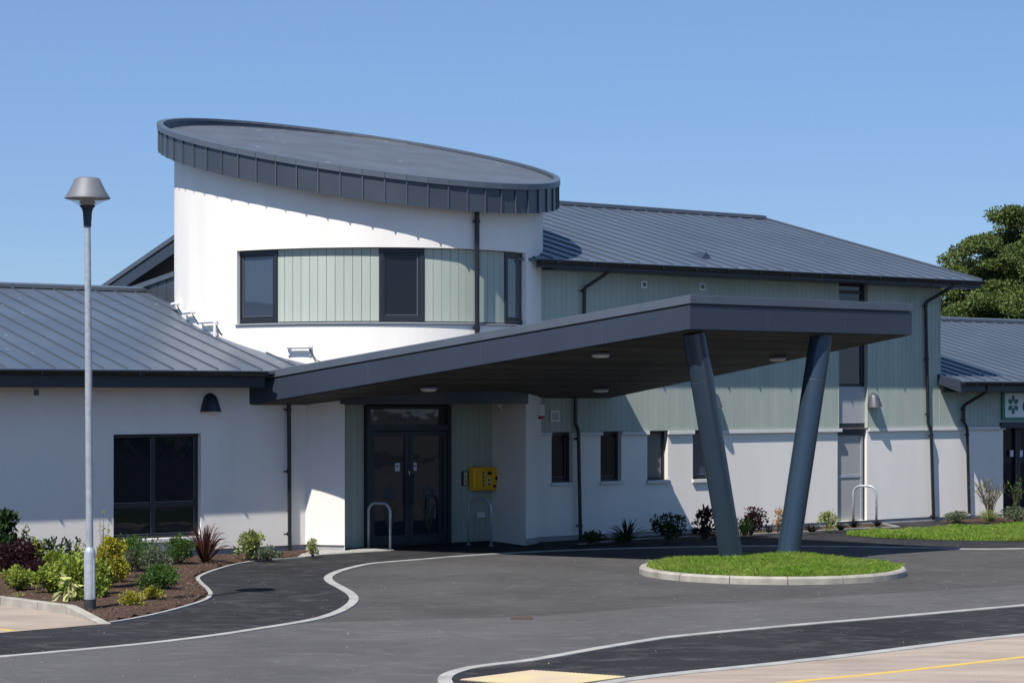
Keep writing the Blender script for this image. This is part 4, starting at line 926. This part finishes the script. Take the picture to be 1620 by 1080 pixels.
# ------------------------------------------------------------------ plants
def leafmat(name, c, c2=None, isl=.45, tr=.3, r=.5): return mat(name, c, r, var=.9, vscale=9, col2=c2 or [x*.7 for x in c], island=isl, trans=tr, spec=.3)
L_ = dict(dark=leafmat('dark_leaves', (.035, .07, .02)), mid=leafmat('mid_leaves', (.07, .14, .025)), lime=leafmat('lime_leaves', (.30, .35, .055), (.14, .22, .03)),
          gold=leafmat('gold_leaves', (.44, .38, .045), (.20, .25, .03)), purple=leafmat('purple_leaves', (.045, .014, .022), (.03, .012, .016)), bronze=leafmat('bronze_leaves', (.11, .045, .03), (.05, .025, .025)),
          vari=leafmat('variegated_leaves', (.36, .38, .13), (.09, .15, .04)), silver=leafmat('silver_leaves', (.14, .17, .10), (.09, .12, .06)), orange=leafmat('orange_leaves', (.38, .22, .07), (.3, .15, .04)), black=leafmat('black_grass_leaves', (.018, .022, .02)), pale=leafmat('pale_leaves', (.50, .50, .22), (.38, .42, .12)))
m_twig = mat('twig', (.10, .075, .05), .9)
def rv(): 
    while 1:
        v = Vector((random.uniform(-1, 1), random.uniform(-1, 1), random.uniform(-1, 1)))
        if .01 < v.length < 1: return v.normalized()
def leaf(b, p, d, l, w_):
    n_ = d.cross(rv()).normalized(); u_ = n_.cross(d).normalized()
    q = p+d*l*.5+u_*l*.08; b.add([p, q+n_*w_*.5, p+d*l-u_*l*.05, q-n_*w_*.5], [(0, 1, 2), (0, 2, 3)])
def bush(base, w_, h, n, ls, m, lb, cat='shrub', name='shrub', clumps=9, droop=0, lw=.55, dens=.28, group=None):
    T = thing(name, base, lb, cat, group); b = MB(); st = MB(); cl = []
    for k in range(clumps):
        a = random.uniform(0, 2*pi); r = w_/2*sqrt(random.random())*.72; z = h*random.uniform(.28, .86)*(1-.35*(r/(w_/2))**2)
        cl.append((Vector((r*cos(a), r*sin(a), z)), w_*random.uniform(.8, 1.25)*dens))
    cl.append((Vector((0, 0, h*.8)), w_*dens*.9))
    for c, r in cl:
        st.tube([base+Vector((c.x*.15, c.y*.15, 0)), base+Vector((c.x*.6, c.y*.6, c.z*.55)), base+c], [.012, .008, .004], 5)
    for _ in range(n):
        c, r = random.choice(cl); v = rv(); p = c+Vector((v.x, v.y, v.z*min(1, h/w_*1.0)))*r*random.random()**.35
        if p.z < .01: p.z = abs(p.z)+.01
        d = (v+rv()*.7+Vector((0, 0, .45-droop))).normalized(); leaf(b, base+p, d, ls*random.uniform(.6, 1.3), ls*lw*random.uniform(.8, 1.2))
    b.done('foliage', m, T, fix=False); st.done('stems', m_twig, T); return T
def spiky(base, w_, h, n, m, lb, wd=.03, name='spiky_plant', arch=.5, group=None):
    T = thing(name, base, lb, 'plant', group); b = MB()
    for _ in range(n):
        a = random.uniform(0, 2*pi); sp = random.random()**.7; out = w_/2*sp*random.uniform(.8, 1.1); top = h*(1-.55*sp**2)*random.uniform(.75, 1.05); ww = wd*random.uniform(.6, 1.1)
        dx, dy = cos(a), sin(a); ro = random.uniform(-1.2, 1.2); wv = Vector((-dy*cos(ro), dx*cos(ro), sin(ro)))*ww/2; vs = []; S = 6
        for k in range(S+1):
            q = k/S; r = out*q; z = top*(sin(q*pi/2*(1+arch*sp))) if sp > .3 else top*q; tw_ = (1-q**2)*1.0+.02
            p = base+Vector((dx*(r+.03), dy*(r+.03), max(z, .01))); vs += [p+wv*tw_, p-wv*tw_]
        b.add(vs, [(2*k, 2*k+1, 2*k+3, 2*k+2) for k in range(S)])
    b.done('leaves', m, T, fix=False); return T
def stemmy(base, w_, h, ns, ls, m, lb, nl=26, name='upright_plant', twig=.006, br=0):
    T = thing(name, base, lb, 'plant'); b = MB(); st = MB()
    for k in range(ns):
        a = random.uniform(0, 2*pi); r = w_/2*random.random()**.6; hh = h*random.uniform(.7, 1.0); tip = base+Vector((r*cos(a), r*sin(a), hh)); mid_ = base+Vector((r*cos(a)*.35, r*sin(a)*.35, hh*.5)); st.tube([base, mid_, tip], [twig, twig*.8, twig*.3], 5)
        for j in range(nl):
            q = random.uniform(.25, 1); p = base.lerp(mid_, q*2) if q < .5 else mid_.lerp(tip, q*2-1); v = rv(); leaf(b, p, (v+Vector((0, 0, .8))).normalized(), ls*random.uniform(.6, 1.2), ls*.42)
        for j in range(br):
            q = random.uniform(.4, .9); p = base.lerp(mid_, q*2) if q < .5 else mid_.lerp(tip, q*2-1); v = rv(); v.z = abs(v.z)+.6; e = p+v.normalized()*h*random.uniform(.15, .35); st.tube([p, e], [twig*.5, twig*.2], 4)
            if random.random() < .6: leaf(b, e, v, ls, ls*.4)
    if nl or br: b.done('foliage', m, T, fix=False)
    st.done('stems', m_twig, T); return T
def pl(kind, x, yb, yt, wpx, m, lb, **k):
    g = G(x, yb, .05); sc__ = g.y/F; w_ = wpx*sc__; h = (yb-yt)*sc__; g.z = .04
    if kind == 'b': bush(g, w_, h, m=L_[m], lb=lb, **k)
    if kind == 's': spiky(g, w_, h, m=L_[m], lb=lb, **k)
    if kind == 't': stemmy(g, w_, h, m=L_[m], lb=lb, **k)
pl('b', 38, 903, 848, 105, 'purple', 'dark purple leaved shrub at the left edge of the bed', n=3200, ls=.055, clumps=22, dens=.15)
pl('b', 6, 902, 797, 46, 'dark', 'tall dark green shrub cut by the left edge of the picture', n=750, ls=.11, clumps=11, dens=.2, lw=.75)
pl('b', 26, 934, 893, 56, 'lime', 'round yellow green shrub before the purple shrub', n=1700, ls=.045, clumps=15, dens=.2)
pl('t', 62, 905, 848, 28, 'lime', 'wispy lime stems between purple shrub and green stems', ns=9, ls=.06, nl=34)
pl('t', 84, 905, 849, 36, 'dark', 'upright dark green leafy stems, left of the pair left of the lamp', ns=9, ls=.075, nl=32)
pl('t', 117, 905, 848, 40, 'dark', 'upright dark green leafy stems directly left of the lamp post', ns=9, ls=.075, nl=32)
pl('b', 84, 938, 890, 62, 'lime', 'lime green leafy shrub in the middle of the bed', n=2200, ls=.06, clumps=16, lw=.7, dens=.2)
pl('b', 119, 944, 876, 66, 'lime', 'large lime shrub with broad leaves beside the lamp base', n=2600, ls=.075, clumps=20, lw=.5, dens=.2)
pl('b', 113, 951, 908, 30, 'pale', 'pale broad drooping leaves at the foot of the lime shrub', n=30, ls=.16, clumps=4, lw=.42, droop=1.3)
pl('b', 172, 930, 838, 52, 'gold', 'tall golden yellow shrub right of the lamp post', n=3000, ls=.05, clumps=20, dens=.18)
pl('b', 158, 940, 880, 34, 'lime', 'lime shrub below the golden shrub beside the lamp post', n=900, ls=.07, clumps=10, dens=.22)
pl('t', 163, 905, 803, 28, 'lime', 'tall wispy stems rising above the golden shrub', ns=7, ls=.05, nl=14, twig=.004)
pl('b', 210, 905, 846, 82, 'mid', 'wide green shrub under the left window', n=3000, ls=.035, clumps=26, dens=.15)
pl('b', 246, 912, 858, 60, 'silver', 'grey green loose shrub under the window sill', n=1500, ls=.038, clumps=22, dens=.14)
pl('b', 247, 933, 893, 72, 'mid', 'dark green spreading shrub in front of the window shrubs', n=1900, ls=.05, clumps=18, dens=.17, lw=.4)
pl('b', 282, 893, 844, 52, 'mid', 'rounded bright green shrub right of the window shrubs', n=2600, ls=.036, clumps=22, dens=.18)
pl('s', 324, 890, 822, 100, 'bronze', 'bronze red spiky plant right of the left window', n=80, wd=.04, arch=.35)
pl('b', 207, 958, 935, 34, 'gold', 'small golden dome shrub at the front of the bed, left of two', n=900, ls=.035, clumps=9)
pl('b', 241, 948, 927, 38, 'gold', 'small golden dome shrub at the front of the bed, right of two', n=900, ls=.035, clumps=9)
pl('b', 125, 950, 936, 24, 'lime', 'tiny yellow green plant at the foot of the lamp post', n=250, ls=.04, clumps=6)
pl('s', 29, 944, 933, 22, 'pale', 'tiny dry straw coloured tuft at the front of the bed', n=50, wd=.008, name='grass_tuft')
pl('t', 140, 925, 852, 70, 'lime', 'tall loose lime stems rising behind the lamp base', ns=16, ls=.06, nl=30)
pl('b', 92, 925, 866, 46, 'lime', 'lime leaves in front of the upright dark stems', n=1300, ls=.06, clumps=13, dens=.2)
pl('t', 30, 900, 826, 40, 'lime', 'pale green leafy sprigs above the purple shrub', ns=9, ls=.07, nl=22)
pl('b', 188, 922, 872, 44, 'gold', 'lower golden foliage right of the tall golden shrub', n=1200, ls=.05, clumps=13, dens=.2)
pl('t', 214, 903, 842, 56, 'mid', 'fine green shoots behind the grey green stems', ns=20, ls=.04, nl=36, twig=.004)
pl('t', 232, 900, 848, 60, 'mid', 'fine upright green stems crowded under the left window', ns=26, ls=.035, nl=40, twig=.004)
pl('t', 195, 915, 862, 44, 'silver', 'thin grey green stems between golden shrub and window shrubs', ns=18, ls=.035, nl=30, twig=.004)
pl('b', 262, 925, 896, 40, 'mid', 'leafy green sprawl at the right of the window shrubs', n=700, ls=.05, clumps=10, lw=.4)
pl('b', 150, 945, 905, 30, 'lime', 'lime leaves spilling past the right side of the lamp base', n=700, ls=.065, clumps=8)
pl('b', 14, 905, 862, 60, 'purple', 'dense purple foliage at the very left under the tall shrub', n=1500, ls=.055, clumps=12)
pl('t', 6, 900, 800, 40, 'mid', 'tall leafy green stems rising at the left edge', ns=12, ls=.075, nl=24)
pl('b', 60, 925, 886, 44, 'purple', 'low purple leaves behind the yellow green shrubs', n=900, ls=.05, clumps=10)
pl('b', 396, 883, 838, 38, 'vari', 'yellow variegated shrub against the white wall', n=800, ls=.075, clumps=12, dens=.22)
pl('b', 425, 884, 862, 44, 'silver', 'low grey green plant left of the black downpipe', n=600, ls=.045, clumps=9, dens=.2)
pl('b', 494.5, 879, 851, 14, 'vari', 'dwarf narrow conifer before the curved white wall', n=600, ls=.035, clumps=10, dens=.42, name='dwarf_conifer')
pl('b', 935, 859, 841, 48, 'dark', 'low dark green plant right of the shaded downpipe', n=500, ls=.06, clumps=8)
pl('s', 992, 857, 815, 74, 'black', 'dark spiky plant in shadow before the wing wall', n=46, wd=.035, arch=.15)
pl('b', 992, 858, 842, 42, 'dark', 'low green skirt of leaves around the dark spiky plant', n=300, ls=.06, clumps=6)
pl('b', 1057, 853, 811, 58, 'dark', 'dark green rounded shrub at the edge of the canopy shadow', n=1000, ls=.065, clumps=14, dens=.2)
pl('b', 1114, 849, 800, 34, 'purple', 'purple leaved shrub just left of the left column', n=330, ls=.085, clumps=8, dens=.26)
pl('b', 1115, 850, 834, 36, 'black', 'low dark tuft below the purple shrub', n=300, ls=.06, clumps=6)
pl('b', 1187, 845, 803, 44, 'purple', 'purple leaved shrub between the two columns', n=500, ls=.075, clumps=9, dens=.24)
pl('s', 1178, 847, 812, 48, 'lime', 'yellow striped strappy plant between the two columns', n=60, wd=.03, arch=.8)
pl('s', 1217, 842, 828, 26, 'black', 'small black grass tuft left of the right column', n=90, wd=.012, name='grass_tuft')
pl('b', 1231, 841, 800, 20, 'orange', 'thin orange leaved shrub beside the right column', n=140, ls=.065, clumps=7, dens=.24)
pl('s', 1284, 841, 826, 36, 'black', 'black grass tuft just right of the right column', n=150, wd=.012, name='grass_tuft')
pl('b', 1311, 839, 810, 34, 'vari', 'yellow green open shrub near the tall window', n=320, ls=.065, clumps=10, dens=.24)
pl('s', 1330, 838, 824, 26, 'black', 'black grass tuft beside the yellow green open shrub', n=120, wd=.012, name='grass_tuft')
pl('s', 1351, 834, 818, 28, 'black', 'black grass tuft left of the hoop by the tall window', n=140, wd=.012, name='grass_tuft')
pl('s', 1388, 832, 820, 20, 'black', 'black grass tuft at the right end of the mulch bed', n=110, wd=.012, name='grass_tuft')
pl('b', 1515, 824, 808, 46, 'silver', 'low grey green ground plant left of the far downpipe', n=800, ls=.05, clumps=12, dens=.18)
pl('t', 1566, 823, 754, 76, 'lime', 'bare twiggy shrub against the far white pier', ns=18, ls=.05, nl=2, br=7, twig=.011, name='twiggy_shrub')
pl('s', 1564, 825, 803, 50, 'vari', 'grassy tuft at the foot of the bare twiggy shrub', n=220, wd=.012, name='grass_tuft')
pl('b', 1608, 824, 800, 62, 'silver', 'low spreading green plants at the right edge', n=1200, ls=.055, clumps=14, dens=.18)
pl('t', 1606, 815, 757, 34, 'mid', 'loose leafy stems before the dark right doors', ns=8, ls=.08, nl=12, br=3)

# loose bark chips on the beds and grit on the asphalt
random.seed(11)
def scatter(name, polys, n, l, m, lb, cat, zf=.03, inside=True):
    b = MB()
    for _ in range(n):
        poly = random.choice(polys); xs = [p[0] for p in poly]; ys = [p[1] for p in poly]
        x = random.uniform(min(xs), max(xs)); y = random.uniform(min(ys), max(ys))
        if not inpoly(x, y, poly) or (l > .008 and edged((x, y), poly) < .06): continue
        q = l*random.uniform(.4, 1.3); a = random.uniform(0, pi); e = Vector((cos(a), sin(a), random.uniform(-.3, .3)))*q; f = Vector((-sin(a), cos(a), random.uniform(-.3, .3)))*q*random.uniform(.3, .7); c = Vector((x, y, zf+q*.3))
        b.add([c-e-f, c+e-f, c+e+f, c-e+f, c+Vector((0, 0, q*.5))], [(0, 1, 4), (1, 2, 4), (2, 3, 4), (3, 0, 4)])
    tag(b.done(name, m, kind='stuff', fix=False), lb, cat)
scatter('bark_chips', [[p for p in polyL if p[0] > -12]], 24000, .010, mat('bark_chip', (.11, .07, .047), .9, island=.8), 'loose brown bark chips covering the planting bed', 'mulch', .062)
scatter('road_grit', [[(-9, 21), (9, 21), (12, 45), (-8, 40)]], 1500, .006, mat('grit', (.38, .36, .33), .9, island=.5), 'pale grit scattered on the asphalt', 'grit', .004)

# ------------------------------------------------------------------ big tree behind
def big_tree():
    Yt = 74.0; bx = (1676-810)/F*Yt; base = Vector((bx, Yt, 0)); T = thing('broadleaf_tree', base, 'large green broadleaf tree rising behind the right roofs', 'tree')
    m = mat('tree_leaves', (.13, .175, .045), .55, var=1, vscale=.9, col2=(.075, .11, .028), island=.5, trans=.3, spec=.3)
    tr = MB(); tr.tube([base, base+Vector((.1, 0, 2)), base+Vector((0, 0, 4.2)), base+Vector((.1, .1, 7.5))], [.42, .34, .26, .08], 12); b = MB(); cl = []
    random.seed(23)
    cc = base+Vector((0, 0, 5.9))
    for k in range(16):
        a = 2*pi*k/16+random.uniform(-.2, .2); el = random.uniform(0, 1.1); p0 = base+Vector((0, 0, random.uniform(2.4, 5))); pe = cc+Vector((3.1*cos(a)*cos(el), 3.1*sin(a)*cos(el), 2.6*sin(el)-.6)); tr.tube([p0, p0.lerp(pe, .5)+Vector((0, 0, .3)), pe], [.14, .09, .03], 7)
    for k in range(520):
        v = rv(); f = random.random()**.33; sh = 1+.17*noise.noise(v*2.3+Vector((3, 1, 0)))*2
        c = cc+Vector((v.x*3.75*sh, v.y*3.75*sh, v.z*(3.05 if v.z > 0 else 3.7)*sh))*(.35+.65*f)
        if c.z < 2.0: continue
        r = random.uniform(.3, .62); tr.tube([cc+(c-cc)*.8, c], [.03, .01], 4)
        for _ in range(int(560*r/.45)):
            q = rv(); p = c+Vector((q.x*1.2, q.y*1.2, q.z*.5))*r*random.random()**.4
            leaf(b, p, (q*.6+rv()*.8+Vector((0, 0, .2))).normalized(), random.uniform(.075, .125), .065)
    b.done('crown', m, T, fix=False); tr.done('trunk', m_bark, T, smooth=True)
big_tree()

# ------------------------------------------------------------------ trees added out of view behind the viewer, blocking low sky and darkening reflections
random.seed(5)
b = MB()
for k in range(150):
    a = radians(175+k*1.3+random.uniform(-1, 1)) if k < 150 else 0
    R_ = random.uniform(34, 46); c = Vector((R_*1.5*cos(a), R_*sin(a)+8, random.uniform(0, 4.5))); rr = random.uniform(1.6, 2.9)
    for _ in range(170):
        v = rv(); leaf(b, c+v*rr*random.random()**.4, rv(), random.uniform(.5, .9), .5)
tag(b.done('added_tree_belt', mat('added_tree_leaves', (.06, .09, .02), .7, island=.4), kind='stuff', fix=False), 'belt of trees added out of view to block low sky, mirrored in the glass', 'trees')
